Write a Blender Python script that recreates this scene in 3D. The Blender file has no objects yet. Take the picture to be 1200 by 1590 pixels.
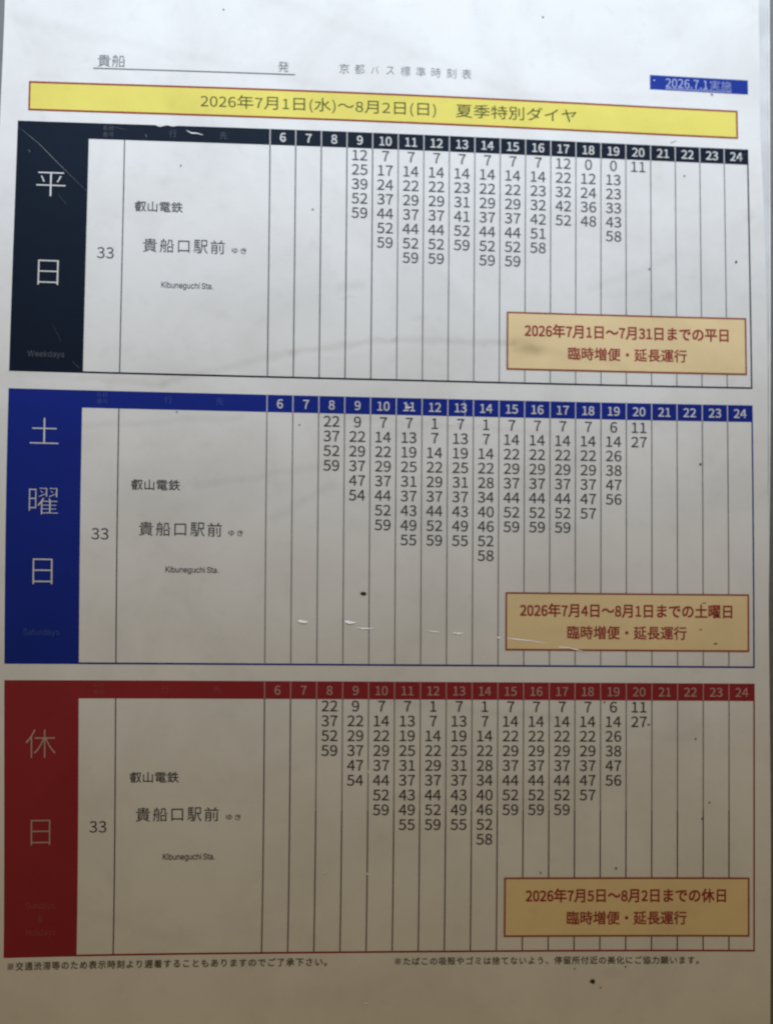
import bpy, math, random
from mathutils import Vector, Matrix

random.seed(7)
scene = bpy.context.scene
COL = scene.collection

# ---------------------------------------------------------------- camera
# sheet coordinates: u mm to the right, v mm downward, both on the paper; world x right, z up, +y away from the camera
UC, VC = 145.25, 160.0
POSE = [-0.027822, -0.041531, 0.010672, -1.500605, 11.619509, 423.490392]                                     # rotation vector and translation (mm) of the phone camera
rv = Vector(POSE[:3])
R = Matrix.Rotation(rv.length, 3, rv.normalized())
loc = -(R.transposed() @ Vector(POSE[3:6]))
flip = lambda a: Vector((a.x, a.z, -a.y))
right, down, fwd = [flip(R.transposed() @ Vector(e)) for e in ((1, 0, 0), (0, 1, 0), (0, 0, 1))]
cam = bpy.data.cameras.new('camera')
cam.sensor_fit = 'HORIZONTAL'; cam.sensor_width = 36.0
cam.lens = 36.0 * 1700 / 1200
cam.clip_start = 0.01; cam.clip_end = 50
cam_o = bpy.data.objects.new('camera', cam); COL.objects.link(cam_o)
M = Matrix.Identity(4)
for i in range(3):
    M[i][0], M[i][1], M[i][2] = right[i], -down[i], -fwd[i]
M.translation = flip(loc) / 1000
cam_o.matrix_world = M
scene.camera = cam_o
cam.dof.use_dof = True
cam.dof.focus_distance = 0.403
cam.dof.aperture_fstop = 7.0

# ---------------------------------------------------------------- light
world = bpy.data.worlds.new('World'); scene.world = world
world.use_nodes = True
bg = world.node_tree.nodes['Background']
bg.inputs['Color'].default_value = (0.240, 0.187, 0.110, 1)     # dim warm surroundings
bg.inputs['Strength'].default_value = 1.0

def area(name, pos, target, sx, sy, energy, color, spread=180):
    d = bpy.data.lights.new(name, 'AREA'); d.shape = 'RECTANGLE'; d.size = sx; d.size_y = sy
    d.energy = energy; d.color = color; d.spread = math.radians(spread)
    o = bpy.data.objects.new(name, d); COL.objects.link(o); o.location = pos
    o.rotation_euler = (Vector(target) - Vector(pos)).to_track_quat('-Z', 'Y').to_euler()
    return o
area('cool_area_lamp', (0.0, -0.30, 0.40), (0.0, 0.0, 0.24), 0.55, 0.30, 0.71, (0.74, 0.86, 1.0), 61)  # unseen lamp placed above the sheet, aim and spread shaped for the falloff

scene.view_settings.view_transform = 'Standard'
scene.view_settings.look = 'None'
scene.view_settings.exposure = 0
scene.view_settings.gamma = 1
scene.view_settings.use_curve_mapping = False
scene.cycles.filter_width = 2.1

# ---------------------------------------------------------------- the sheet's real, slightly bowed surface
BEND = [-1.3011, 2.6959, -0.9626, 1.9021, 0.9604, -1.7498, 0.0941]
CU = [-0.3131, 0.6021, 0.4298, -0.2186, -0.4565, -0.0299, 0.158, -0.5696, -0.4158, 0.2938, 0.7503, 0.4298, -0.8104, 1.159, 0.0796, -0.1965, 0.3097, -1.4723, 0.2103, 0.3627]
CV = [-0.0422, 0.042, 0.0231, 0.2265, -0.2599, -0.2643, 0.5654, -1.649, -0.6766, 1.0559, 0.0117, -0.1287, 0.6444, 0.6135, -0.5908, -0.063, -0.7185, -0.0401, -0.0557, 0.4076]
ROOT = Vector((0.0, 0.0, -0.19))                 # base of the sheet
def P(u, v, h=0.0):
    uc = min(max(u, -12), 305); vc = min(max(v, -70), 350)
    a = (uc - UC) / 145; c = (vc - VC) / 160
    k = 0; du = dv = 0.0
    for i in range(5):
        for j in range(6):
            if i + j <= 5:
                b = a ** i * c ** j
                du += CU[k] * b; dv += CV[k] * b; k += 1
    U = u + du; V = v + dv
    a = (U - UC) / 145; c = (V - VC) / 160
    b = BEND
    z = b[0]*a*a + b[1]*a*c + b[2]*c*c + b[3]*a**3 + b[4]*a*a*c + b[5]*a*c*c + b[6]*c**3
    return Vector(((U - UC) / 1000, -(z + h) / 1000, -(V - VC) / 1000))

class MB:
    def __init__(s): s.v = []; s.f = []
    def quad(s, u0, v0, u1, v1, h, step=5.0):
        nu = max(1, math.ceil(abs(u1 - u0) / step)); nv = max(1, math.ceil(abs(v1 - v0) / step))
        b = len(s.v)
        for j in range(nv + 1):
            for i in range(nu + 1):
                s.v.append((u0 + (u1 - u0) * i / nu, v0 + (v1 - v0) * j / nv, h))
        for j in range(nv):
            for i in range(nu):
                q = b + j * (nu + 1) + i
                s.f.append((q, q + nu + 1, q + nu + 2, q + 1))
    def frame(s, u0, v0, u1, v1, w, h):
        s.quad(u0, v0, u1, v0 + w, h); s.quad(u0, v1 - w, u1, v1, h)
        s.quad(u0, v0 + w, u0 + w, v1 - w, h); s.quad(u1 - w, v0 + w, u1, v1 - w, h)
    def poly(s, pts, h):
        b = len(s.v)
        s.v += [(p[0], p[1], h) for p in pts]; s.f.append(tuple(range(b, b + len(pts))))
    def stroke(s, pts, widths, h):
        b = len(s.v); n = len(pts)
        for i, (x, y) in enumerate(pts):
            x0, y0 = pts[max(i - 1, 0)]; x1, y1 = pts[min(i + 1, n - 1)]
            dx, dy = x1 - x0, y1 - y0; L = math.hypot(dx, dy) or 1
            w = widths[i] / 2
            s.v.append((x - dy / L * w, y + dx / L * w, h)); s.v.append((x + dy / L * w, y - dx / L * w, h))
        for i in range(n - 1):
            q = b + 2 * i; s.f.append((q, q + 1, q + 3, q + 2))
    def build(s, name, mat, parent, label=None):
        me = bpy.data.meshes.new(name)
        me.from_pydata([P(*p) - ROOT for p in s.v], [], s.f)
        uv = me.uv_layers.new(name='sheet')
        for l in me.loops:
            p = s.v[l.vertex_index]; uv.data[l.index].uv = (p[0] / 100, p[1] / 100)
        me.materials.append(mat)
        for p in me.polygons: p.use_smooth = True
        # keep every face turned to the reader
        me.update()
        if me.polygons and sum(p.normal.y * p.area for p in me.polygons) > 0: me.flip_normals()
        o = bpy.data.objects.new(name, me); COL.objects.link(o); o.parent = parent
        if label: o['label'] = label
        return o

# ---------------------------------------------------------------- lettering: glyph outlines in 1/1000 em
GLYPHS = {}
for line in '''J(338|239 -196 56 25 -71 150 -42 163 -14 169 14 168 42 163 71 150 -56 26 -62 -115 -46 -121 -29 -130 -10 -141 10 -141 29 -130 46 -122
J)338|99 -196 62 114 46 122 29 130 10 141 -10 141 -29 130 -46 121 -62 115 -57 -26 72 -150 43 -163 14 -168 -14 -169 -43 -163 -72 -150
J.278|139 -13 33 9 24 24 9 36 -9 37 -24 24 -33 9 -34 -9 -23 -24 -9 -37 9 -36 23 -24
J0555|278 -13 77 15 63 46 48 76 30 107 10 138 -10 137 -30 106 -48 75 -63 44 -77 15 -77 -15 -64 -44 -47 -75 -30 -106 -10 -137 10 -138 30 -107 47 -76 64 -46/278 61 -57 18 -44 55 -29 96 -10 139 10 138 29 95 44 55 57 17 57 -17 44 -55 29 -95 10 -138 -10 -139 -29 -96 -44 -55
J1555|88 0 402 0 0 76 -147 0 0 657 -70 0 -67 -30 -85 -22 0 -58 131 0 0 -547 -164 0
J2555|44 0 461 0 0 79 -203 0 -120 -7 118 120 91 116 58 112 21 111 -15 89 -43 67 -67 44 -89 15 -84 -13 -70 -37 -62 -57 53 -52 44 44 51 30 57 11 60 -11 42 -30 25 -46 8 -58 -20 -99 -62 -109 -104 -124 -150 -141
J3555|263 -13 92 14 75 41 51 66 18 88 -12 69 -33 54 -49 39 -61 24 0 5 53 27 41 38 27 50 9 61 -16 78 -44 57 -68 36 -86 12 -78 -11 -67 -31 -59 -45 49 -58 45 37 51 25 56 9 52 -8 39 -24 25 -36 8 -48 -10 -55 -34 -44 -63 -30 -96 -11 0 -70 107 -10 71 -30 38 -46 12 -61 -11 -57 -30 -42 -47 -28 -61 -9 -74 12 -59 31 -48 41 -47 -59 57 -50 76 -37
J4555|340 0 86 0 0 202 98 0 0 73 -98 0 0 458 -101 0 -305 -471 0 -60 320 0/340 275 -225 0 167 250 59 108 4 0 -5 -133
J5555|262 -13 90 17 76 49 54 78 20 107 -17 105 -48 73 -70 42 -86 14 -59 -8 -51 -21 19 212 276 0 0 78 -356 0 -24 -342 49 -31 58 32 64 11 63 -11 48 -33 30 -53 11 -70 -12 -72 -33 -55 -50 -34 -61 -12 -75 12 -59 29 -46 40 -46 -60 58 -47 76 -36
J6555|301 -13 81 17 67 49 46 75 17 97 -14 101 -41 72 -65 43 -84 14 -58 -10 -58 -31 -50 -47 17 143 41 94 59 52 72 15 64 -15 52 -41 52 56 -46 39 -57 27 -69 9 -83 -13 -74 -43 -59 -76 -40 -112 -15 -152 12 -131 34 -101 52 -73 68 -43/144 294 50 54 51 30 48 9 58 -11 42 -33 24 -51 8 -67 -9 -68 -27 -52 -39 -34 -49 -12 -62 15 -47 46 -32 73
J7555|198 0 95 0 15 196 33 168 63 156 104 158 0 55 -459 0 0 -78 356 0 -91 -147 -62 -151 -36 -165
J8555|280 -13 94 15 72 40 47 60 16 74 -10 68 -27 53 -40 41 -46 31 0 5 44 44 38 61 15 72 -14 78 -39 61 -64 40 -84 14 -79 -13 -64 -38 -43 -59 -15 -76 14 -70 36 -56 49 -47 -49 -33 -43 -45 -30 -57 -12 -68 17 -78 49 -62 74 -40/330 398 -63 27 -53 33 -36 43 -14 57 9 49 24 37 37 24 47 8 52 -10 39 -27 25 -42 8 -51 -8 -52 -26 -50/281 55 -61 10 -49 28 -32 43 -12 54 13 66 36 56 52 44 74 -31 62 -36 42 -46 16 -64 -10 -50 -28 -39 -45 -26
J9555|235 -13 80 14 73 45 59 79 40 116 14 157 -12 126 -34 97 -53 70 -68 41 -80 14 -81 -17 -67 -48 -45 -75 -17 -98 14 -99 41 -73 64 -43 83 -15 61 11 58 31 50 47 -18 -143 -41 -94 -57 -51 -67 -16 -68 15 -56 41 -50 -57 46 -39 59 -26/414 444 -50 -56 -52 -32 -51 -10 -57 12 -41 32 -25 51 -8 67 10 69 26 53 40 33 49 12 63 -15 48 -44 32 -72
J※1000|500 590 38 11 27 27 10 37 -10 38 -27 27 -38 10 -38 -10 -27 -27 -10 -38 10 -37 27 -27/500 409 -330 330 -29 -29 330 -330 -331 -331 29 -29 331 331 330 -330 29 29 -330 330 330 330 -29 29/290 380 -10 38 -27 27 -38 10 -38 -10 -27 -27 -10 -38 10 -38 27 -27 38 -10 38 10 27 27/710 380 11 -38 27 -27 37 -10 38 10 27 27 10 38 -10 38 -27 27 -38 10 -37 -10 -27 -27/500 170 -38 -10 -27 -27 -10 -38 10 -38 27 -27 38 -10 38 10 27 27 10 38 -10 38 -27 27
J、1000|273 -56 68 58 -108 117 -116 105 -65 -57 113 -104
J。1000|194 244 -59 -12 -48 -32 -33 -49 -12 -59 12 -60 33 -48 48 -33 59 -12 60 12 48 33 33 48 12 60 -12 59 -33 49 -48 32/194 -10 -51 14 -36 36 -14 52 14 51 36 36 51 14 52 -14 36 -36 14 -51 -14 -52 -36 -36
J〜1000|541 293 73 -36 83 -12 77 11 70 34 62 55 52 75 -71 38 -49 -69 -65 -46 -75 -17 -64 10 -54 28 -121 103 -73 36 -83 12 -77 -11 -70 -34 -62 -54 -52 -76 71 -38 50 69 64 46 75 17 65 -9 54 -28
Jあ1000|613 441 -48 -102 -57 -84 -64 -70 -13 89 -4 135 78 23/727 551 -79 20 -14 -68 -119 -5 -86 -19 10 123 187 15 174 23 -1 74 -166 -28 -185 -15 12 76 12 45 -84 2 -10 -125 -153 3 -80 9 2 -75 223 -6 -11 -147 -97 -59 -80 -79 -53 -90 -20 -96 9 -56 25 -39 38 -23 46 -8 85 15 85 40 16 -56 72 22 -24 81 83 85 76 109 64 131 62 -27 45 -40 28 -49 9 -55 -20 -90 -58 -73 -93 -51 -122 -28 43 -67 123 32 93 50 63 64 37 76 11 83 -13 79 -39 68 -63 53 -84 35/356 378 7 -133 17 -112 -73 -40 -65 -13 -32 7 -19 21 -6 34 23 85 61 84
Jい1000|223 698 -97 2 7 -89 2 -122 9 -145 31 -164 50 -110 63 -60 69 -19 49 12 48 38 46 71 45 107 -63 71 -32 -97 -43 -76 -49 -31 -49 20 -40 56 -30 88 -17 114 -7 237/744 670 -78 -27 65 -102 52 -125 36 -137 21 -139 80 33 -32 178 -62 176
Jう1000|720 333 -19 -97 -57 -79 -87 -60 -114 -43 -137 -26 45 -76 147 33 125 54 97 75 63 97 22 119 -19 95 -51 70 -79 43 -99 14 -166 -18 -133 -30 -92 -15 26 -93 155 52 93 20 109 9 70 -11 54 -29 35 -46/300 783 -13 -76 214 -28 212 -19 12 77 -208 14
Jき1000|305 265 -78 16 -28 -67 -11 -76 21 -83 59 -58 97 -34 130 -11 123 4 111 13 3 80 -111 -16 -127 -5 -102 8 -72 23 -43 39 -14 54 12 60/509 673 -156 -1 -174 13 5 -73 183 -10 161 3 47 -130 -193 -7 -222 12 4 -75 232 -7 208 9 36 -73 42 -71 -150 17 -7 -61 115 -13 104 -19 41 61 -37 43 -70 124 181 36 -12 75 -86 -23 -114 -20 -45 129 197 40 -11 72 -100 -27 -105 -18 -24 119 -85 -11
Jこ1000|235 702 0 -82 264 -11 270 12 0 82 -270 -14 -142 3/275 299 -81 8 -14 -66 -7 -73 22 -83 62 -61 101 -37 136 -12 197 10 144 25 -1 86 -147 -29 -195 -11 -105 9 -74 27 -44 41 -15 52 6 56
Jご1000|217 691 0 -81 265 -11 269 12 0 82 -126 -10 -144 -4 -142 3/257 288 -81 8 -14 -65 -7 -74 22 -83 62 -61 101 -37 136 -12 198 10 143 25 -1 86 -147 -28 -195 -11 -104 9 -74 27 -44 40 -15 53 5 56/779 803 -54 -23 44 -69 38 -71 54 25/889 843 -53 -23 45 -67 38 -71 55 24
Jさ1000|312 312 -78 18 -34 -84 -14 -82 22 -90 62 -64 98 -39 128 -13 148 7 110 15 4 80 -117 -19 -141 -6 -99 9 -74 25 -46 43 -16 61 12 70/158 631 2 -80 224 -10 196 8 59 -124 62 -104 -166 15 -6 -67 130 -11 111 -16 41 56 -44 53 -58 94 -54 112 106 17 101 24 -9 78 -110 -29 -113 -20 -46 171 -85 -11 55 -168 -184 -4
Jす1000|568 372 -2 -62 -17 -44 -29 -26 -40 -9 -51 12 -37 34 -14 53 15 57 37 36 49 13 37 -6 31 -21/96 653 2 -77 213 12 234 5 1 -101 -67 11 -67 -13 -57 -37 -38 -55 -14 -69 14 -72 37 -52 52 -32 61 -11 47 7 40 20 -39 -62 -58 -49 -76 -38 -92 -28 67 -66 121 51 85 65 55 76 29 81 9 82 -8 70 -24 58 -2 165 307 -5 1 74 -308 1 6 128 -91 0 8 -129
Jた1000|537 482 0 -74 186 10 87 -3 81 -9 2 76 -173 9/558 239 -75 7 -15 -118 16 -65 47 -46 76 -27 105 -9 104 4 89 10 3 81 -96 -15 -99 -5 -87 8 -51 21 -25 30 -6 34/166 621 -65 6 3 -78 116 -4 92 3 -26 -107 -75 -238 -93 -209 88 -30 83 217 73 241 32 134 208 34 0 79 -94 -21 -98 -15 33 154 -96 8 -3 -83 -15 -87
Jて1000|85 664 9 -87 235 34 235 25 -68 -54 -60 -77 -43 -96 -16 -111 24 -119 62 -91 91 -64 107 -40 112 -15 29 83 -98 11 -94 28 -78 49 -55 74 -20 102 16 93 45 92 73 79 95 52 96 14 100 2 0 80 -270 -18
Jで1000|79 658 9 -87 235 34 235 25 -68 -54 -60 -77 -43 -96 -16 -111 24 -119 62 -91 91 -64 107 -40 112 -15 29 83 -98 11 -94 28 -78 49 -55 73 -20 102 16 93 45 93 73 79 95 52 96 14 100 2 0 80 -270 -18/732 519 -51 -22 44 -68 38 -73 51 24 -40 74/841 561 -49 -23 45 -67 39 -73 52 25
Jと1000|308 778 -79 -33 73 -164 72 -144 -72 -57 -55 -62 -34 -67 -12 -73 16 -79 44 -58 69 -40 89 -22 106 -7 177 8 139 17 0 89 -148 -24 -172 -10 -104 9 -74 27 -44 43 -15 56 18 73 52 66 79 63 163 94 218 114 -44 71 -71 -47 -257 -140 -68 137
Jな1000|887 458 45 66 -107 68 -126 65 -41 -61 120 -63/622 165 1 -45 -5 -39 -19 -31 -34 -21 -53 -8 -65 10 -38 28 -13 41 16 41 43 29 64 10 53 -4/687 485 -78 0 11 -252 -48 8 -50 2 -79 -10 -63 -30 -43 -48 -15 -62 16 -64 43 -45 63 -26 78 -9 80 11 54 31 31 47 10 56 -1 42 90 -55 72 -60 43 68 -91 67 -117 57 -7 164/451 794 -88 8 -11 -85 -20 -88 -113 -5 -122 7 5 -75 117 -3 89 3 -57 -127 -75 -133 -82 -114 77 -40 81 126 77 148 60 148 96 16 86 21 -2 75 -78 -22 -79 -15
Jに1000|456 675 0 -80 207 -9 204 9 0 81 -202 -13/495 268 -72 7 -17 -118 14 -63 45 -47 75 -30 109 -10 140 6 110 15 -2 84 -120 -20 -128 -6 -84 8 -51 20 -27 29 -7 33/265 752 -89 8 -34 -247 -18 -225 11 -184 26 -137 72 5 -3 35 5 45 29 103 42 121 -42 32 -58 -146 -9 140 17 199 33 184
Jの1000|476 642 -23 -138 -33 -132 -51 -136 -51 -76 -49 -24 -35 11 -33 33 -25 56 -10 82 14 84 40 82 64 73 86 55/559 644 114 -30 84 -64 51 -90 18 -107 -21 -115 -58 -88 -81 -60 -94 -34 -86 -13 47 -74 130 31 105 56 77 78 47 99 16 117 -17 116 -50 101 -80 80 -106 52 -130 19 -139 -21 -120 -60 -94 -89 -62 -111 -22 -126 15 -111 41 -84 57 -53 65 -19 67 20 61 58 56 98 49 135 36 144
Jは1000|255 764 -88 7 -6 -71 -28 -186 -18 -235 12 -182 26 -134 70 5 2 80 71 221 -41 32 -57 -147 -10 139 18 209 32 194/676 185 -4 -80 -18 -34 -33 -22 -53 -8 -63 9 -43 27 -16 43 17 43 45 28 66 10 53 -4/749 770 -90 0 4 -185 -94 -2 -170 8 0 -75 168 -7 96 2 10 -257 -93 9 -87 -12 -65 -32 -40 -48 -14 -59 14 -60 40 -45 65 -28 89 -10 84 14 53 36 28 51 8 81 76 -51 75 -65 44 67 -88 70 -110 59 -12 285 173 19 0 77 -173 -23 3 121
Jば1000|231 753 -88 8 -6 -72 -27 -185 -19 -235 12 -182 26 -135 70 5 -3 35 4 45 72 221 -41 32 -57 -147 -10 140 18 208 32 195/811 792 -49 -15 57 -142 51 18/911 823 -49 -16 32 -67 27 -73 51 18/652 174 -4 -79 -18 -35 -33 -21 -53 -8 -63 9 -43 26 -16 43 17 43 44 28 66 10 53 -4/725 760 -90 0 4 -186 -95 -2 -169 8 0 -75 168 -6 96 2 10 -258 -93 9 -87 -12 -64 -32 -40 -47 -14 -59 14 -61 39 -45 65 -29 89 -10 84 14 53 37 28 52 8 80 76 -51 75 -65 43 67 -87 70 -110 59 -12 285 173 19 0 77 -173 -23 2 121
Jま1000|500 178 1 -67 -8 -43 -23 -26 -34 -14 -41 -4 -80 11 -45 29 -14 41 17 42 50 30 80 11 49 -2/185 473 1 -75 307 -14 4 -136 -84 6 -97 -11 -72 -31 -46 -49 -16 -62 15 -63 42 -47 70 -28 95 -9 83 12 54 32 30 45 9 51 -2 62 94 -43 82 -53 66 -55 46 71 -71 53 -99 57 -122 46 -7 154 139 8 138 15 1 75 -137 -17 -142 -10 0 140 270 23 1 73 -135 -17 -136 -10 7 128 -85 0 4 -131 -175 7 -127 15 1 -74 300 -17 0 -140 -178 5
Jめ1000|542 564 -54 -151 -63 -127 -58 110 -40 99 68 35 71 24/260 729 -83 -27 63 -182 -62 -63 -49 -76 -32 -84 -11 -87 11 -77 30 -57 44 -34 54 -12 71 16 65 43 62 66 47 -58 63 52 -62 70 55 96 49 118 42 126 87 -30 67 -54 42 -75 14 -91 -13 -87 -41 -74 -66 -58 -91 -42 -114 -21 47 -71 120 29 98 50 75 71 48 90 16 110 -19 119 -56 96 -85 69 -110 37 33 147 -86 8 -6 -76 -16 -73 -86 -8 -86 -22 -85 -41 -24 78/379 218 -46 -54 -50 -40 -50 -15 -39 13 -26 37 -10 57 13 81 38 81 57 70 45 -108
Jも1000|98 405 -4 -77 99 -23 110 -13 -8 -115 13 -86 34 -63 53 -43 67 -24 78 -7 111 11 91 30 69 50 44 66 15 82 -11 81 -34 76 -57 74 -88 -18 61 -65 36 -70 12 -69 -17 -70 -50 -54 -79 -34 -103 -12 -74 11 -53 31 -31 50 -10 65 6 99 135 2 97 8 2 76 -105 -10 -122 -3 22 181 210 9 2 75 -94 -10 -109 -3 27 173 -90 6 -1 -71 -11 -105 -114 13 -105 24 -4 -73 104 -21 111 -14 -22 -181 -108 14
Jや1000|555 635 57 45 -75 69 -72 58 -57 -41/60 429 38 -82 193 94 38 -83 78 -210 58 -200 86 23 -68 205 -84 215 -38 83 117 50 112 37 98 14 64 -9 46 -25 26 -36 9 -43 -9 -51 -27 -42 -49 -28 -70 -11 -76 10 -66 22 -3 -78 68 -19 82 -9 102 15 72 43 42 64 14 80 -15 76 -44 59 -71 39 -93 14 -112 -16 -124 -39 -124 -52 -93 182 -82 -33 49 -71 57 -110 -119 -51
Jゆ1000|590 793 -83 -2 16 -62 13 -79 -105 -34 -94 -61 -78 -83 -55 -103 7 153 21 142 13 47 -86 7 -1 -46 -15 -131 -11 -175 9 -141 23 -118 70 11 -13 94 6 62 38 98 67 93 93 75 118 43 7 -156 -7 -125 -25 -113 -60 31 -48 48 -39 64 -48 -56 44 -67 56 -51 66 -36 -36 -55 -46 -47 -58 -39 74 -45 60 48 48 56 36 63 33 -2 111 14 86 41 62 62 36 80 12 93 -13 85 -38 73 -61 57 -82 38 -103 13/617 589 95 -18 67 -44 39 -63 13 -76 -16 -89 -47 -66 -73 -42 -101 -15 23 120 7 131
Jよ1000|466 196 1 -64 -7 -45 -20 -32 -34 -20 -48 -6 -82 10 -52 29 -18 47 11 37 31 29 51 19 69 6 50 -2/541 785 -95 0 8 -99 9 -416 -85 6 -112 -13 -79 -35 -46 -52 -15 -64 18 -73 50 -49 76 -27 96 -9 85 12 57 33 31 49 10 58 -2 67 100 -45 88 -57 72 -64 48 76 -84 65 -105 60 -122 45 -10 258 299 16 -3 75 -296 -18 0 102
Jり1000|339 789 -88 3 -28 -242 -11 -167 11 -159 77 6 -2 123 27 104 57 102 79 77 90 30 69 -20 50 -57 30 -86 10 -109 -19 -132 -55 -98 -83 -69 -106 -46 -124 -27 47 -72 139 37 117 59 89 85 57 115 20 149 -17 142 -47 108 -72 69 -92 24 -90 -21 -78 -54 -62 -73 -42 -79 18 138
Jる1000|580 33 -81 -6 -69 10 -47 26 -17 42 11 32 28 23 41 9 52 -10 41 -28 28 -43/238 737 3 -83 372 20 -501 -420 57 -59 90 86 87 62 94 39 112 13 90 -13 71 -36 47 -55 16 -68 -14 -74 -43 -57 -68 -40 -19 68 -40 56 -62 39 -83 14 -63 -11 -49 -28 -31 -42 -11 -49 15 -57 44 -45 69 -29 91 -11 117 12 96 35 71 55 45 74 15 89 -21 94 -59 74 -90 49 -115 18 -69 -4 -70 -17 264 219 56 41 -46 58 -54 -8 -343 -13
Jイ1000|86 361 40 -78 203 75 178 88 0 -370 -6 -107 98 0 -6 107 0 422 145 108 125 115 -67 62 -123 -124 -150 -111 -124 -69 -147 -64
Jゴ1000|734 825 -54 -23 42 -65 37 -70 56 25/861 854 -55 -23 43 -64 38 -69 56 24/140 104 0 -91 113 4 489 0 -2 -56 90 0 -4 97 2 594 -566 -2 -110 6 0 -89 590 3 0 -472 -491 0
Jス1000|800 669 -51 39 -75 -8 -386 0 -101 6 0 -91 101 5 390 0 -39 -92 -59 -98 -68 -88 -117 -114 -139 -104 -156 -79 64 -67 143 80 131 100 116 112 151 -149 124 -148 70 60 -131 145 -161 154 97 149
Jダ1000|875 846 -53 -22 44 -66 39 -72 53 24 -38 69/504 762 -91 29 -32 -79 -45 -78 -68 -90 -92 -94 -116 -87 67 -51 104 83 89 90 72 91 338 0 -51 -136 -85 -141 -211 136 -54 -56 104 -67 108 -77 -102 -94 -129 -83 -156 -63 72 -63 154 72 126 86 101 96 109 -90 59 69 -114 87 68 106 52 107 60 152 -47 28 53 24 -39 71 -43 66 -53 -23 43 -67 37 -69 -17 10 -29 -7 -307 -2
Jバ1000|765 779 -53 -22 81 -139 54 24 -39 71/875 819 -53 -22 44 -66 39 -72 54 24 -39 69/218 301 -66 -136 -88 -136 85 -36 80 133 67 142 57 171 52 214 -89 19 -38 -190/710 339 63 -174 50 -170 89 29 -55 167 -65 175 -73 171 -73 145 -81 -27 74 -147
Jミ1000|287 757 -29 -74 267 -50 255 -69 32 77 -261 69/242 493 -30 -75 261 -51 241 -71 32 77 -247 69/187 202 -31 -76 196 -38 220 -54 176 -59 34 77 -286 86
Jヤ1000|916 631 -56 40 -45 -14 -421 -82 -56 219 -92 -22 28 -75 38 -137 -148 -28 -100 -12 22 -85 246 51 122 -448 18 -82 93 22 -26 78 -124 447 382 75 -54 -79 -77 -93 -84 -80 81 -39 92 103 93 126
J・1000|500 486 -54 -14 -37 -38 -15 -54 15 -54 37 -38 54 -14 54 14 38 38 14 54 -14 54 -38 38
J下1000|55 766 0 -75 386 0 0 -770 79 0 0 530 177 -103 142 -98 53 68 -164 106 -194 103 -14 -16 0 180 426 0 0 75
J了1000|97 762 0 -74 648 0 -132 -107 -149 -90 0 -473 -6 -17 -22 -6 -183 1 30 -76 127 2 80 10 32 16 16 27 5 42 0 436 127 79 121 93 102 98 -59 43 -17 -4
J交1000|318 597 -71 -76 -86 -70 -91 -59 59 -56 138 106 124 127/618 555 144 -111 111 -112 63 50 -116 109 -143 107/352 422 -67 -21 45 -93 54 -83 64 -73 -115 -71 -134 -55 -152 -40 46 -68 153 46 138 61 119 77 116 -77 136 -58 155 -41 48 69 -152 35 -133 52 -114 69 66 74 56 85 46 96 -75 21 -39 -86 -50 -76 -60 -66 -87 103/418 825 37 -62 30 -62 -418 0 0 -73 864 0 0 73 -414 0 45 18 -31 63 -42 67
J京1000|262 495 481 0 0 -161 -481 0/685 167 103 -113 81 -106 65 44 -84 103 -104 110/235 204 -81 -108 -102 -98 55 -47 108 106 93 120/415 824 61 -108 -411 0 0 -74 872 0 0 74 -373 0 -77 132/188 561 0 -294 276 0 0 -259 -4 -15 -19 -4 -149 1 26 -71 110 1 70 10 27 15 14 24 4 38 0 260 279 0 0 294
J付1000|408 406 81 -132 65 -119 70 38 -68 116 -83 128/751 828 0 -210 -406 0 0 -76 406 0 0 -519 -7 -24 -26 -7 -190 2 30 -75 134 1 82 11 31 16 18 29 5 47 0 519 126 0 0 76 -126 0 0 210/295 834 -70 -153 -88 -139 -100 -115 47 -75 52 57 50 65 0 -552 75 0 0 668 58 108 49 113
J休1000|306 585 0 -73 243 0 -76 -160 -96 -143 -107 -108 56 -59 98 104 89 132 75 150 0 -508 74 0 0 532 75 -156 89 -139 96 -109 57 59 -102 108 -94 140 -76 157 246 0 0 73 -291 0 0 241 -74 0 0 -241/294 834 -74 -153 -94 -139 -106 -112 46 -76 60 62 58 70 0 -564 74 0 0 672 60 106 50 111
J便1000|355 631 0 -380 239 0 -22 -76 -46 -70 -76 54 -58 66 -65 -23 64 -79 80 -64 -85 -44 -118 -36 45 -62 129 47 95 58 114 -45 130 -31 144 -20 45 70 -141 14 -127 26 -112 37 52 86 25 92 245 0 0 380 -237 0 0 84 272 0 0 68 -619 0 0 -68 273 0 0 -84/425 413 176 0 -1 -104 -175 0/675 413 164 0 0 -104 -165 0/425 572 176 0 0 -102 -176 0/675 572 164 0 0 -102 -164 0/257 836 -59 -149 -76 -136 -87 -114 25 -36 19 -38 81 108 0 -549 72 0 0 671 52 110 44 113
J停1000|467 578 328 0 0 -84 -328 0/398 632 0 -192 469 0 0 192/309 377 0 -163 66 0 0 101 508 0 0 -101 68 0 0 163/564 825 39 -75 -278 0 0 -64 626 0 0 64 -267 0 -52 95/398 240 0 -61 196 0 0 -174 -4 -13 -16 -4 -131 1 24 -65 98 0 64 9 25 14 12 23 3 209 191 0 0 61/263 838 -62 -149 -80 -136 -89 -114 42 -74 85 110 0 -554 69 0 0 667 56 113 48 116
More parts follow.
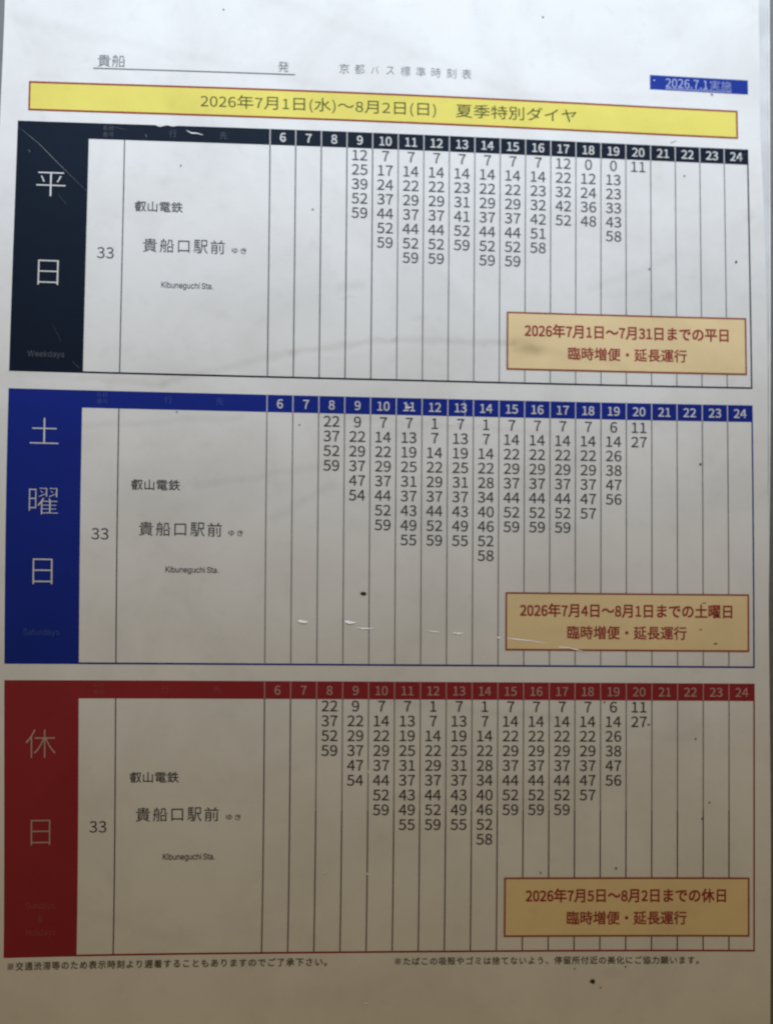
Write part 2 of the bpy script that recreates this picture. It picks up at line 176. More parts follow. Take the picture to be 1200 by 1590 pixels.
J先1000|462 840 0 -156 -177 0 37 117 -76 16 -33 -111 -48 -114 -63 -98 65 -35 48 71 41 82 206 0 0 -202 -401 0 0 -73 261 0 -15 -94 -28 -85 -48 -73 -75 -60 -109 -47 27 -30 21 -33 117 55 83 71 54 86 33 99 18 111 191 0 0 -294 5 -52 17 -33 35 -17 55 -5 141 0 51 8 32 30 18 59 9 94 -69 31 -5 -97 -14 -43 -28 -10 -155 2 -14 11 -3 316 274 0 0 73 -402 0 0 202 330 0 0 72 -330 0 0 156
J別1000|593 720 0 -555 73 0 0 555/838 821 0 -801 -6 -20 -20 -6 -153 1 28 -76 113 2 68 12 26 17 15 27 4 43 0 801/164 727 255 0 0 -193 -255 0/95 794 0 -328 110 0 -12 -139 -27 -136 -51 -124 -82 -98 29 -23 24 -28 69 75 50 89 34 101 21 108 166 0 -17 -214 -21 -80 -14 -9 -135 3 14 -33 7 -34 123 0 37 8 28 21 22 55 15 117 13 233 -229 0 9 108 213 0 0 328
J刻1000|851 828 0 -811 -5 -18 -19 -5 -136 1 16 -36 9 -36 104 2 62 11 25 16 14 25 4 40 0 811/672 725 0 -558 71 0 0 558/460 578 -60 -98 -204 -8 74 84 68 91 262 0 0 69 -207 0 -26 64 -40 65 -69 -19 31 -54 23 -56 -258 0 0 -69 197 0 -65 -89 -46 -54 -30 -27 -28 -14 24 -70 55 11 186 12 -84 -82 -95 -71 -102 -57 47 -60 123 77 113 95 99 112 80 126/526 388 -87 -126 -111 -111 -128 -93 -141 -73 48 -63 153 89 141 111 87 -83 68 -74 55 50 -73 74 -89 80 79 92 66 100
J前1000|604 514 0 -410 70 0 0 410/807 544 0 -530 -4 -15 -17 -4 -132 1 27 -72 97 2 61 11 25 15 13 25 4 36 0 531/723 845 -42 -82 -52 -81 -300 0 49 18 -43 70 -57 71 -70 -25 52 -67 40 -67 -247 0 0 -69 894 0 0 69 -233 0 89 137/409 301 0 -101 -222 0 0 101/409 360 -222 0 0 99 222 0/116 523 0 -598 71 0 0 216 222 0 0 -134 -4 -13 -14 -4 -110 1 26 -67 84 2 55 11 29 24 7 45 0 517
J力1000|410 838 0 -216 -327 0 0 -77 323 0 -16 -116 -36 -119 -63 -118 -98 -114 -140 -103 32 -28 26 -31 149 113 104 125 67 131 37 132 16 128 343 0 -21 -286 -25 -169 -32 -74 -19 -13 -27 -3 -158 7 18 -39 8 -38 160 -2 48 11 38 30 38 89 27 192 25 372 -419 0 0 216
J化1000|867 695 -78 -104 -91 -97 -102 -88 0 416 -80 0 0 -476 -97 -63 -97 -53 55 -57 139 81 0 -173 6 -70 22 -44 40 -22 62 -7 178 0 65 13 40 43 22 79 11 118 -38 15 -37 22 -6 -106 -10 -66 -19 -33 -32 -10 -166 0 -36 5 -17 19 -5 42 0 230 126 101 116 113 101 124/313 840 -73 -150 -93 -136 -105 -112 50 -73 58 62 57 71 0 -582 79 0 0 699 54 98 47 100
J協1000|738 419 -5 -105 -97 0 0 -60 92 0 -21 -114 -42 -96 -68 -76 44 -47 62 64 44 78 30 90 17 101 89 0 -11 -193 -15 -70 -10 -9 -84 2 12 -31 5 -32 82 1 30 7 21 19 22 93 13 273 -148 0 5 105/602 841 -13 -110 -193 0 0 -63 176 0 -29 -60 -44 -52 -61 -44 -81 -36 39 -53 94 45 70 56 51 67 33 77 190 0 -15 -109 -19 -46 -12 -7 -115 3 13 -32 6 -33 105 0 34 6 26 18 29 70 23 193 -249 0 13 110/409 418 -4 -104 -102 0 0 -60 96 0 -20 -115 -40 -97 -64 -77 43 -47 59 65 42 79 28 91 17 101 81 0 -11 -194 -17 -71 -9 -9 -76 1 11 -29 5 -31 74 1 29 7 21 18 23 93 14 274 -139 0 5 104/164 840 0 -264 -124 0 0 -70 124 0 0 -585 72 0 0 585 118 0 0 70 -118 0 0 264
J叡1000|158 508 -46 -51 -58 -45 44 -34 61 53 52 62/391 477 67 -43 55 -47 37 36 -55 44 -68 42/855 708 -40 -227 -63 -195 -58 199 -39 223/557 778 0 -70 35 0 30 -184 39 -170 52 -152 -55 -92 -62 -77 -68 -61 49 -53 93 90 81 113 72 -111 89 -89 53 58 -67 59 -58 73 -49 86 63 161 47 190 29 221 -46 11/62 686 0 -148 63 0 0 93 360 0 0 -93 65 0 0 148 -220 0 0 46 178 0 0 54 -178 0 0 55 -68 0 0 -155/203 170 204 0 0 -53 -204 0/203 215 0 55 204 0 0 -55/164 585 0 -50 128 0 -67 -102 -90 -90 -104 -68 44 -47 62 41 0 -347 66 0 0 44 204 0 0 -39 69 0 0 357 32 -33 45 43 -102 90 -127 90 25 45 -44 16 144 0 0 50/203 71 204 0 0 -54 -204 0/199 320 50 52 45 56 142 -108
J口1000|127 735 0 -790 78 0 0 85 591 0 0 -81 80 0 0 786/205 107 0 553 591 0 0 -553
J号1000|260 732 476 0 0 -136 -476 0/185 799 0 -269 630 0 0 269/63 440 0 -69 206 0 -66 -180 524 0 -29 -133 -35 -59 -19 -8 -99 0 -101 7 18 -36 8 -36 169 -3 50 6 37 21 34 48 28 88 28 173 -501 0 37 112 581 0 0 69
J吸1000|365 775 0 -69 113 0 -16 -237 -36 -203 -65 -169 -103 -134 63 -44 71 88 54 102 41 116 28 129 66 -129 79 -113 -91 -77 -103 -59 52 -57 100 61 91 79 97 -78 110 -58 51 62 -111 55 -98 76 69 104 56 124 40 142 -46 19 -126 -3 72 273/550 706 183 0 -36 -144 -39 -126 179 0 -32 -100 -44 -90 -52 -78 -72 98 -58 111 -44 120/78 745 0 -655 66 0 0 96 185 0 0 559/144 675 118 0 0 -419 -118 0
J土1000|458 837 0 -319 -342 0 0 -73 342 0 0 -407 -406 0 0 -73 897 0 0 73 -411 0 0 407 347 0 0 73 -347 0 0 319
J増1000|379 699 0 -341 549 0 0 341 -132 0 77 121 -76 22 -70 -135 24 -8 -212 0 30 12 -30 63 -44 65 -64 -23 65 -117/448 502 166 0 0 -85 -166 0/685 502 172 0 0 -85 -172 0/448 641 166 0 0 -84 -166 0/685 641 172 0 0 -84 -172 0/423 298 0 -378 70 0 0 37 328 0 0 -34 72 0 0 375/493 19 0 83 328 0 0 -83/493 159 0 77 328 0 0 -77/34 159 27 -75 309 122 -14 69 -116 -43 0 293 107 0 0 71 -107 0 0 232 -71 0 0 -232 -117 0 0 -71 117 0 0 -319
J夏1000|246 519 507 0 0 -59 -507 0/246 411 507 0 0 -60 -507 0/246 626 507 0 0 -58 -507 0/173 674 0 -371 177 0 -75 -63 -101 -58 -128 -51 25 -24 21 -29 103 43 89 49 65 -63 77 -53 -190 -47 -199 -25 29 -62 150 20 148 31 139 44 127 -45 142 -31 154 -20 43 68 -201 23 -177 43 81 48 71 56 56 66 -47 31 -14 -4 -349 0 51 53 388 0 0 371 -316 0 22 58 390 0 0 63 -848 0 0 -63 375 0 -14 -58/510 85 -90 50 -71 60 335 0 -78 -60
J季1000|466 252 0 -61 -407 0 0 -67 407 0 0 -117 -4 -14 -18 -5 -157 1 28 -66 109 0 71 9 27 14 14 24 4 35 0 119 404 0 0 67 -404 0 0 28 121 53 104 65 -48 40 -16 -4 -475 0 0 -62 383 0 -70 -33/777 836 -183 -30 -231 -21 -239 -12 17 -62 319 17 0 -97 -401 0 0 -65 321 0 -102 -78 -118 -67 -122 -48 48 -58 134 61 130 83 110 97 0 -156 74 0 0 163 111 -98 132 -85 137 -61 48 59 -122 47 -119 64 -102 77 324 0 0 65 -409 0 0 104 164 20 141 27
J実1000|433 825 25 -40 18 -44 -399 0 0 -193 74 0 0 126 694 0 0 -119 -310 0 0 87 -76 0 0 -87 -297 0 0 -63 297 0 0 -88 -281 0 0 -62 279 0 -5 -46 -13 -47 -377 0 0 -66 343 0 -49 -56 -73 -53 -100 -49 -131 -44 46 -61 152 57 112 63 79 70 51 73 7 0 68 -98 91 -76 114 -55 137 -36 46 66 -123 26 -105 42 -85 57 -64 74 365 0 0 66 -425 0 15 93 299 0 0 62 -297 0 0 88 310 0 0 56 77 0 0 193 -362 0 -22 53 -32 49
J山1000|108 632 0 -634 708 0 0 -74 77 0 0 709 -77 0 0 -559 -278 0 0 755 -78 0 0 -755 -275 0 0 558
J平1000|174 630 55 -121 37 -110 71 25 -38 108 -57 118/755 655 -49 -123 -60 -115 65 -21 63 111 60 126/52 348 0 -75 407 0 0 -352 78 0 0 352 412 0 0 75 -412 0 0 350 356 0 0 75 -788 0 0 -75 354 0 0 -350
J年1000|48 223 0 -72 464 0 0 -231 77 0 0 231 365 0 0 72 -365 0 0 199 295 0 0 71 -295 0 0 154 318 0 0 72 -600 0 46 105 -76 20 -59 -132 -77 -119 -91 -97 65 -48 80 90 73 109 244 0 0 -154 -299 0 0 -270/288 223 0 199 224 0 0 -199
J延1000|435 560 0 -438 514 0 0 69 -225 0 0 253 217 0 0 68 -217 0 0 212 112 24 97 28 -57 59 -217 -55 -264 -39 21 -62 234 32 0 -520 -145 0 0 369/93 395 9 13 18 12 160 0 -27 -128 -39 -109 -43 72 -34 90 -60 -23 46 -115 57 -89 -67 -87 -81 -65 30 -24 26 -29 77 64 67 86 89 -58 103 -36 116 -18 129 -5 268 0 31 73 -297 -2 -118 5 -108 16 -96 33 -82 54 40 101 31 117 22 135 -45 12 -129 -2 77 126 75 143 -47 30 -23 -10 -218 0 0 -68 187 0 -64 -120 -46 -74 -33 -40 -31 -20
J所1000|534 739 -3 -443 -17 -115 -39 -112 -71 -101 58 -50 78 110 45 126 21 130 5 145 155 0 0 -506 75 0 0 506 117 0 0 72 -347 0 0 183 176 34 152 46 -51 64 -161 -51/172 361 0 160 198 0 0 -160/441 819 -156 -47 -187 -31 -4 -491 -19 -148 -46 -136 61 -48 45 115 25 130 10 130 272 0 0 296 -270 0 0 96 170 28 147 43
J承1000|288 202 0 -66 181 0 0 -111 -5 -17 -18 -5 -148 2 28 -74 107 3 67 11 27 16 14 25 4 150 176 0 0 66 -176 0 0 93 131 0 0 65 -131 0 0 90 114 0 0 64 -114 0 0 58 148 88 125 104 -52 37 -565 -3 0 -69 472 0 -97 -68 -107 -55 0 -92 -117 0 0 -64 117 0 0 -90 -135 0 0 -65 135 0 0 -93/69 582 0 -69 188 0 -35 -141 -50 -124 -62 -103 -73 -80 31 -25 27 -30 82 96 70 127 56 155 38 180 -46 17/735 613 -66 -11 35 -180 50 -161 69 -135 89 -104 55 63 -73 74 -59 98 -46 117 81 80 77 88 -60 48 -54 -72 -64 -74
J捨1000|404 252 0 -327 67 0 0 39 319 0 0 -36 69 0 0 324 -198 0 0 90 265 0 0 66 -265 0 0 99 147 0 0 65 -344 0 0 -65 132 0 0 -99 -243 0 0 -66 243 0 0 -90/471 28 0 159 319 0 0 -159/175 839 0 -201 -116 0 0 -70 116 0 0 -220 -130 -39 16 -75 114 40 0 -260 -4 -14 -13 -4 -92 0 20 -69 76 3 47 11 26 25 7 48 0 284 88 32 -9 64 -79 -25 0 199 87 0 -19 -10 41 -57 99 66 92 82 78 98 94 -90 109 -83 111 -68 39 64 -116 64 -113 81 -90 88 12 23 -58 21 -71 -109 -94 -93 -108 -74 0 67 -93 0 0 201
J施1000|560 841 -36 -121 -51 -110 -63 -90 57 -50 53 74 46 87 388 0 0 69 -360 0 38 126/514 515 0 -158 -86 -41 27 -61 59 28 0 -246 6 -56 21 -34 39 -18 62 -5 206 0 53 7 34 25 20 48 9 74 -64 27 -6 -73 -16 -34 -34 -9 -198 0 -41 4 -18 13 -5 30 0 279 97 45 0 -271 65 0 0 302 106 49 -4 -222 -7 -15 -66 -2 15 -59 76 6 30 18 15 37 6 298 4 11 -48 19 -18 -15 -109 -51 0 128 -65 0 0 -159 -97 -45 0 126/190 820 33 -73 22 -70 -201 0 0 -71 109 0 -6 -184 -16 -175 -36 -154 -62 -123 31 -23 26 -27 53 97 37 114 23 129 13 139 122 0 -12 -292 -19 -103 -12 -11 -111 2 13 -34 6 -34 106 0 34 9 25 23 20 65 12 149 8 296 -188 0 4 137 217 0 0 71 -189 0 62 19 -25 69 -34 73
J日1000|253 352 499 0 0 -281 -499 0/253 426 0 271 499 0 0 -271/176 772 0 -841 77 0 0 65 499 0 0 -60 80 0 0 836
J時1000|445 209 75 -89 52 -87 64 39 -55 86 -76 86/631 841 0 -120 -210 0 0 -67 210 0 0 -127 -252 0 0 -68 384 0 0 -113 -379 0 0 -67 379 0 0 -269 -4 -15 -17 -4 -134 1 16 -36 9 -35 100 2 63 11 25 15 13 24 3 306 117 0 0 67 -117 0 0 113 127 0 0 68 -259 0 0 127 217 0 0 67 -217 0 0 120/291 416 0 -231 -145 0 0 231/291 484 -145 0 0 222 145 0/76 775 0 -740 70 0 0 82 216 0 0 658
J曜1000|691 694 91 -88 36 40 -91 83/391 694 92 -88 36 40 -92 83/497 212 172 0 0 -70 -172 0/497 266 0 66 172 0 0 -66/637 461 32 -70 -150 0 40 74 -69 24 -72 -131 -98 -121 51 -46 58 66 0 -336 68 0 0 39 455 0 0 58 -216 0 0 71 169 0 0 53 -169 0 0 70 169 0 0 54 -169 0 0 66 198 0 0 59 -192 0 -43 90/497 89 172 0 0 -71 -172 0/359 537 20 -58 188 90 0 -81 63 0 0 316 -257 0 0 -55 194 0 0 -123/659 537 19 -58 182 87 0 -82 66 0 0 320 -257 0 0 -55 191 0 0 -126/256 414 0 -229 -120 0 0 229/256 481 -120 0 0 222 120 0/74 771 0 -735 62 0 0 81 182 0 0 654
J月1000|207 787 0 -308 -5 -127 -23 -133 -54 -130 -96 -116 31 -25 26 -29 83 94 56 106 34 113 483 0 0 -200 -6 -23 -25 -7 -187 1 32 -79 132 2 81 13 30 18 17 29 5 45 0 756/283 714 459 0 0 -168 -459 0/283 475 459 0 0 -170 -470 0 9 87
J標1000|439 364 0 -58 470 0 0 58/773 111 78 -81 60 -76 56 40 -62 75 -79 77/492 149 -67 -79 -86 -70 47 -45 90 74 73 88/413 664 0 -240 522 0 0 240 -159 0 0 70 184 0 0 62 -579 0 0 -62 180 0 0 -70/622 734 92 0 0 -70 -92 0/376 234 0 -63 255 0 -3 -186 -13 -4 -98 1 23 -63 79 1 50 10 26 23 6 41 0 177 259 0 0 63/476 605 90 0 0 -123 -90 0/621 605 93 0 0 -123 -93 0/770 605 99 0 0 -123 -99 0/192 840 0 -217 -140 0 0 -70 132 0 -39 -140 -53 -133 -61 -105 38 -65 66 123 57 155 0 -467 69 0 0 474 79 -144 41 56 -120 177 0 69 113 0 0 70 -113 0 0 217
J殻1000|60 490 0 -150 63 0 0 87 289 0 0 -87 66 0 0 150/234 840 0 -86 -195 0 0 -65 195 0 0 -75 -154 0 0 -63 378 0 0 63 -155 0 0 75 192 0 0 65 -192 0 0 86/337 -10 40 34 137 87 -15 59 -102 -55 0 226 -263 0 -3 -206 -13 -59 -28 -57 -49 -53 54 -44 54 60 33 69 16 71 4 155 128 0 0 -152 -9 -46 -18 -23/586 799 0 -142 -6 -69 -26 -69 -59 -63 50 -48 55 56 32 62 16 66 4 142 131 0 3 -219 12 -31 23 -17 91 -5 45 5 -6 62 -87 -5 -11 8 -2 267/833 333 -45 -93 -60 -82 -54 82 -41 93/531 398 0 -65 98 0 -55 -14 47 -111 61 -96 -107 -79 -119 -54 41 -58 120 59 109 81 93 -77 108 -56 45 59 -107 50 -92 71 60 79 50 91 37 104 -45 19
J水1000|71 584 0 -76 246 0 -46 -139 -63 -120 -79 -98 -90 -75 32 -26 29 -32 101 91 87 123 70 154 49 182 -49 19/817 652 -90 -112 -104 -107 -44 80 -37 83 0 242 -80 0 0 -816 -5 -17 -17 -5 -126 1 18 -41 11 -41 96 3 61 13 24 17 14 28 4 43 0 422 76 -130 88 -118 101 -98 112 -75 26 37 30 32 -116 71 -106 97 -93 116 114 107 111 120
J渋1000|662 106 137 -93 108 -94 54 57 -112 91 -136 89/354 359 87 -81 66 -81 58 46 -68 79 -88 78/849 411 -81 -92 -92 -83 55 -39 94 80 92 91/288 -10 44 -64 251 161 -24 65/91 777 99 -54 80 -60 43 62 -81 56 -100 50/38 506 101 -51 81 -56 43 63 -83 54 -101 46/67 -18 65 -48 87 159 84 167 -57 47 -91 -176/411 756 0 -255 -120 0 0 -72 670 0 0 72 -274 0 0 131 236 0 0 69 -236 0 0 139 -75 0 0 -339 -130 0 0 255
J準1000|115 783 87 -40 73 -43 39 59 -73 40 -88 36/40 613 87 -37 72 -40 38 58 -74 38 -86 33/67 295 52 -58 186 213 -41 50 -102 -112/459 257 0 -72 -406 0 0 -69 406 0 0 -197 77 0 0 197 415 0 0 69 -415 0 0 72/581 816 39 -83 -161 0 49 91 -71 22 -53 -98 -68 -90 -77 -74 60 -47 59 60 0 -357 73 0 0 44 492 0 0 62 -239 0 0 76 193 0 0 52 -193 0 0 74 191 0 0 51 -191 0 0 74 223 0 0 60 -203 0 -51 102/613 346 -182 0 0 76 182 0/613 548 0 -74 -182 0 0 74/613 599 -182 0 0 74 182 0
J滞1000|86 769 85 -52 68 -57 40 59 -68 54 -87 49/39 495 87 -47 71 -50 38 62 -71 48 -88 42/60 -20 63 -41 72 152 67 160 -56 39 -73 -168/775 812 0 -114 -127 0 0 123 -71 0 0 -123 -119 0 0 114 -71 0 0 -114 -99 0 0 -67 99 0 0 -116 71 0 0 116 119 0 0 -112 71 0 0 112 127 0 0 -116 70 0 0 116 109 0 0 67 -109 0 0 114/366 281 0 -302 69 0 0 237 141 0 0 -297 72 0 0 297 149 0 -2 -172 -98 -2 13 -31 7 -32 73 2 46 9 25 23 6 41 0 227 -219 0 0 114 218 0 0 -108 72 0 0 173 -642 0 0 -173 69 0 0 108 211 0 0 -114
J特1000|457 212 72 -83 51 -81 60 39 -54 79 -73 80/642 841 0 -109 -195 0 0 -70 195 0 0 -126 -253 0 0 -71 375 0 0 -119 -359 0 0 -71 359 0 0 -262 -4 -14 -16 -4 -131 0 23 -75 97 2 62 11 25 16 13 25 3 301 116 0 0 71 -116 0 0 119 122 0 0 71 -245 0 0 126 199 0 0 70 -199 0 0 109/97 763 -21 -185 -37 -154 58 -32 21 78 18 92 76 0 0 -245 -165 -47 16 -76 149 48 0 -322 72 0 0 345 103 34 -6 70 -97 -30 0 223 95 0 0 72 -95 0 0 205 -72 0 0 -205 -65 0 13 118
J留1000|244 121 222 0 0 -102 -222 0/244 180 0 98 222 0 0 -98/764 121 0 -102 -227 0 0 102/764 180 -227 0 0 98 227 0/169 340 0 -420 75 0 0 37 520 0 0 -33 78 0 0 416/501 785 0 -67 117 0 -16 -95 -31 -82 -54 -67 -82 -52 25 -25 19 -28 93 62 62 79 36 96 19 112 154 0 -13 -181 -19 -69 -12 -8 -118 2 13 -32 6 -34 113 0 35 8 25 20 20 49 14 103 11 209/179 417 214 61 23 -58 66 28 -47 105 -69 111 -61 -25 60 -101 -177 -44 0 215 139 34 124 41 -51 55 -130 -46 -155 -39 0 -219 -13 -55 -24 -30 40 -57
J番1000|460 561 -148 0 38 16 -32 65 -47 67 189 12/206 686 42 -63 30 -62 -217 0 0 -64 321 0 -104 -78 -120 -68 -123 -49 48 -59 106 47 0 -371 72 0 0 35 490 0 0 -31 75 0 0 364 91 -36 51 63 -126 46 -123 62 -106 75 328 0 0 64 -229 0 94 144 -81 23 -38 -80 -45 -76 31 -11 -139 0 0 166 170 21 146 24 -50 56 -311 -42 -373 -25 17 -58 132 5/460 483 0 -159 74 0 0 163 116 -98 137 -83 -568 0 130 82/261 106 201 0 0 -93 -201 0/261 159 0 87 201 0 0 -87/751 106 0 -93 -217 0 0 93/751 159 -217 0 0 87 217 0
J発1000|884 715 -66 -65 -77 -65 -66 77 76 60 72 67 -57 40 -124 -119 -63 127 -65 -20 59 -124 75 -111 89 -97 -470 0 84 83 71 98 53 110 -50 24 -300 -3 0 -66 250 0 -42 -69 -52 -64 -121 98 -48 -40 122 -105 -100 -76 -105 -55 46 -57 76 40 75 49 0 -39 106 0 0 -149 -232 0 0 -70 224 0 -22 -61 -44 -59 -72 -53 -107 -47 27 -28 21 -31 123 58 81 67 48 75 22 79 181 0 0 -160 5 -52 17 -33 33 -17 52 -5 131 0 46 8 31 26 17 51 9 80 -35 12 -33 18 -5 -80 -12 -37 -24 -9 -140 2 -12 11 -3 185 239 0 0 70 -239 0 0 149 117 0 0 39 69 -48 74 -40 53 64 -99 50 -90 66 81 63 76 68/407 413 175 0 0 -149 -175 0
J着1000|343 182 420 0 0 -59 -420 0/343 230 0 60 420 0 0 -60/343 75 420 0 0 -61 -420 0/65 468 0 -62 234 0 -79 -103 -90 -89 -101 -74 59 -56 95 75 86 88 0 -328 74 0 0 38 420 0 0 -35 78 0 0 425 -494 0 38 59 549 0 0 62 -514 0 34 69 390 0 0 57 -365 0 26 70 385 0 0 61 -197 0 70 94 -79 24 -73 -118 -256 0 37 15 -33 52 -43 53 -70 -25 64 -95 -198 0 0 -61 314 0 -27 -70 -242 0 0 -57 216 0 -36 -69
J示1000|234 351 -52 -111 -68 -101 -79 -83 69 -45 78 90 71 109 58 120/684 320 105 -159 70 -151 75 34 -74 149 -107 156/149 766 0 -74 704 0 0 74/60 523 0 -74 401 0 0 -430 -5 -16 -19 -5 -153 2 17 -40 10 -39 112 2 71 11 29 17 15 26 4 41 0 431 399 0 0 74
J等1000|578 845 -37 -82 -49 -74 -59 -61 27 -17 0 -69 -313 0 0 -63 313 0 0 -90 -412 0 0 -66 617 0 0 -88 -585 0 0 -66 585 0 0 -159 -5 -14 -18 -5 -145 1 28 -71 104 1 68 10 27 16 13 24 4 37 0 160 188 0 0 66 -188 0 0 88 215 0 0 66 -419 0 0 90 324 0 0 63 -324 0 0 69 -16 0 62 81 68 0 42 -62 29 -57 65 28 -55 91 213 0 0 64 -326 0 31 72/223 126 97 -75 73 -79 58 47 -75 77 -98 73/186 845 -41 -87 -52 -80 -60 -68 63 -42 49 57 46 67 40 0 26 -60 17 -54 67 25 -35 89 182 0 0 64 -262 0 31 70
J系1000|286 224 -98 -106 -118 -88 66 -50 119 98 106 119/636 190 131 -109 105 -103 64 45 -109 102 -132 104/664 444 81 -81 -440 -29 226 125 225 153 -58 48 -158 -117 -245 -12 108 86 104 99 187 24 161 30 -52 63 -198 -36 -245 -27 -253 -17 19 -65 275 18 -97 -91 -109 -81 -33 -13 21 -67 59 11 196 13 -193 -109 -81 -37 -58 -17 23 -70 78 15 264 22 -3 -274 -17 -4 -131 2 18 -37 11 -38 93 2 63 11 26 15 13 25 3 304 249 18 70 -90 60 36 -88 108 -116 114
J統1000|702 352 0 -313 4 -46 13 -30 26 -15 42 -5 87 0 39 8 25 28 15 53 6 86 -33 12 -31 18 -3 -90 -8 -40 -17 -9 -69 0 -21 5 -5 25 0 313/522 353 -9 -136 -26 -106 -53 -79 -94 -58 26 -28 19 -30 87 53 59 68 36 86 19 104 8 126/186 189 26 -223 57 12 -10 106 -18 115/84 197 -19 -126 -30 -111 58 -21 29 114 22 133/282 208 30 -90 20 -85 55 18 -22 83 -31 89/585 821 52 -113 -227 0 0 -68 181 0 -119 -164 -30 -20 -30 -10 24 -71 86 17 323 33 41 -72 61 34 -65 106 -84 115 -57 -29 68 -96 -259 -22 125 179 266 0 0 68 -226 0 -64 133/66 240 60 17 209 33 12 -56 63 21 -26 99 -40 108 -60 -16 34 -98 -160 -21 119 152 108 169 -64 37 -73 -129 -110 -10 82 127 73 140 -70 29 -74 -154 -58 -97 -29 -38 -27 -18 24 -69 38 10 107 14 -87 -115 -41 -45 -34 -21
J美1000|695 844 -87 -144 -265 0 37 17 -36 63 -52 64 -66 -28 44 -57 34 -59 -206 0 0 -67 362 0 0 -82 -313 0 0 -65 313 0 0 -85 -404 0 0 -67 396 0 -14 -77 -356 0 0 -68 334 0 -46 -69 -72 -56 -108 -43 -149 -31 38 -67 167 40 120 56 80 73 50 90 70 -97 93 -75 115 -53 139 -34 47 69 -128 24 -108 41 -87 58 -65 74 365 0 0 68 -419 0 12 77 420 0 0 67 -414 0 0 85 322 0 0 65 -322 0 0 82 367 0 0 67 -212 0 82 120
J臨1000|588 540 232 0 0 -122 -232 0/523 600 0 -243 364 0 0 243/140 491 208 0 0 -173 -208 0/140 250 97 0 0 -192 -97 0/140 559 0 155 97 0 0 -155/74 782 0 -793 358 0 0 69 -128 0 0 192 111 0 0 309 -111 0 0 155 127 0 0 68/534 841 -36 -85 -48 -78 -56 -66 54 -48 41 49 38 57 409 0 0 67 -371 0 37 86/454 295 0 -371 56 0 0 56 104 0 0 -44 59 0 0 359/510 43 0 190 104 0 0 -190/721 295 0 -373 59 0 0 58 110 0 0 -48 60 0 0 363/780 43 0 190 110 0 0 -190
J船1000|219 592 34 -74 24 -70 53 23 -26 68 -36 73/216 284 43 -79 30 -75 51 24 -31 73 -44 79/528 341 0 -423 69 0 0 49 233 0 0 -45 72 0 0 419/597 35 0 237 233 0 0 -237/570 785 -3 -203 -15 -54 -32 -52 -58 -47 50 -48 64 56 38 64 18 67 5 150 148 0 3 -265 12 -30 24 -17 92 -5 44 4 -5 60 -88 -4 -11 8 -2 316/372 655 0 -250 -195 0 0 250/42 405 0 -64 69 0 -4 -132 -21 -135 -51 -122 57 -38 45 97 25 110 12 113 3 107 195 0 0 -329 -4 -13 -105 -2 22 -66 75 2 47 11 25 25 7 43 0 704 -160 0 41 112 -76 15 -32 -127 -101 0 0 -311
J行1000|435 780 0 -72 492 0 0 72/267 841 -104 -115 -128 -104 44 -60 139 116 121 133/391 504 0 -72 337 0 0 -415 -6 -17 -20 -5 -157 2 16 -37 9 -37 119 1 70 10 27 17 14 26 4 39 0 416 151 0 0 72/307 626 -81 -113 -97 -104 -104 -87 53 -63 114 105 0 -447 74 0 0 529 60 76 52 78
J表1000|252 -79 74 31 265 86 -12 66 -244 -73 0 220 85 64 72 70 70 -146 94 -122 119 -96 142 -67 50 65 -94 36 -84 48 -75 59 99 66 95 74 -62 44 -81 -70 -93 -69 -60 84 -46 94 368 0 0 65 -398 0 0 89 322 0 0 62 -322 0 0 85 366 0 0 65 -366 0 0 89 -76 0 0 -89 -355 0 0 -65 355 0 0 -85 -304 0 0 -62 304 0 0 -89 -395 0 0 -65 332 0 -108 -81 -125 -70 -128 -51 50 -61 86 36 86 45 0 -148 -6 -33 -15 -21 -18 -12
J貴1000|255 290 502 0 0 -62 -502 0/255 181 502 0 0 -63 -502 0/255 398 502 0 0 -62 -502 0/182 446 0 -377 651 0 0 377/581 19 158 -51 122 -48 86 38 -137 49 -166 50/351 60 -137 -50 -160 -37 54 -56 162 48 148 64/261 732 201 0 0 -74 -201 0/537 732 213 0 0 -74 -213 0/55 555 0 -59 892 0 0 59 -410 0 0 53 287 0 0 175 -287 0 0 57 -75 0 0 -57 -272 0 0 -175 272 0 0 -53
J近1000|81 783 84 -90 66 -86 61 43 -68 84 -86 86/866 840 -204 -38 -247 -22 -3 -327 -12 -114 -30 -114 -52 -105 63 -45 61 124 34 139 13 137 204 0 0 -397 74 0 0 397 185 0 0 70 -461 0 0 175 233 23 204 41/262 478 -210 0 0 -74 137 0 0 -279 -72 -44 -78 -75 50 -69 50 63 46 46 38 18 41 -20 55 -40 76 -33 90 -17 112 -5 346 11 8 40 14 39 -174 -14 -192 -5 -104 4 -86 14 -73 30 -74 51
J通1000|65 757 94 -88 76 -84 55 50 -78 82 -95 83/256 465 -213 0 0 -71 141 0 0 -284 -70 -45 -75 -73 47 -62 50 63 46 45 38 18 42 -20 56 -39 76 -33 90 -16 111 -5 353 10 21 73 -181 -13 -192 -5 -103 3 -87 13 -73 32 -77 52/364 803 0 -59 423 0 -67 -45 -75 -41 -146 59 -48 -43 196 -85 -284 0 0 -518 71 0 0 166 169 0 0 -162 68 0 0 162 174 0 -3 -104 -14 -4 -102 1 21 -61 84 1 52 10 27 23 7 43 0 443 -131 0 -74 39 111 67 94 76 -47 36 -15 -4/845 531 0 -88 -174 0 0 88/434 387 169 0 0 -91 -169 0/434 443 0 88 169 0 0 -88/845 387 0 -91 -174 0 0 91
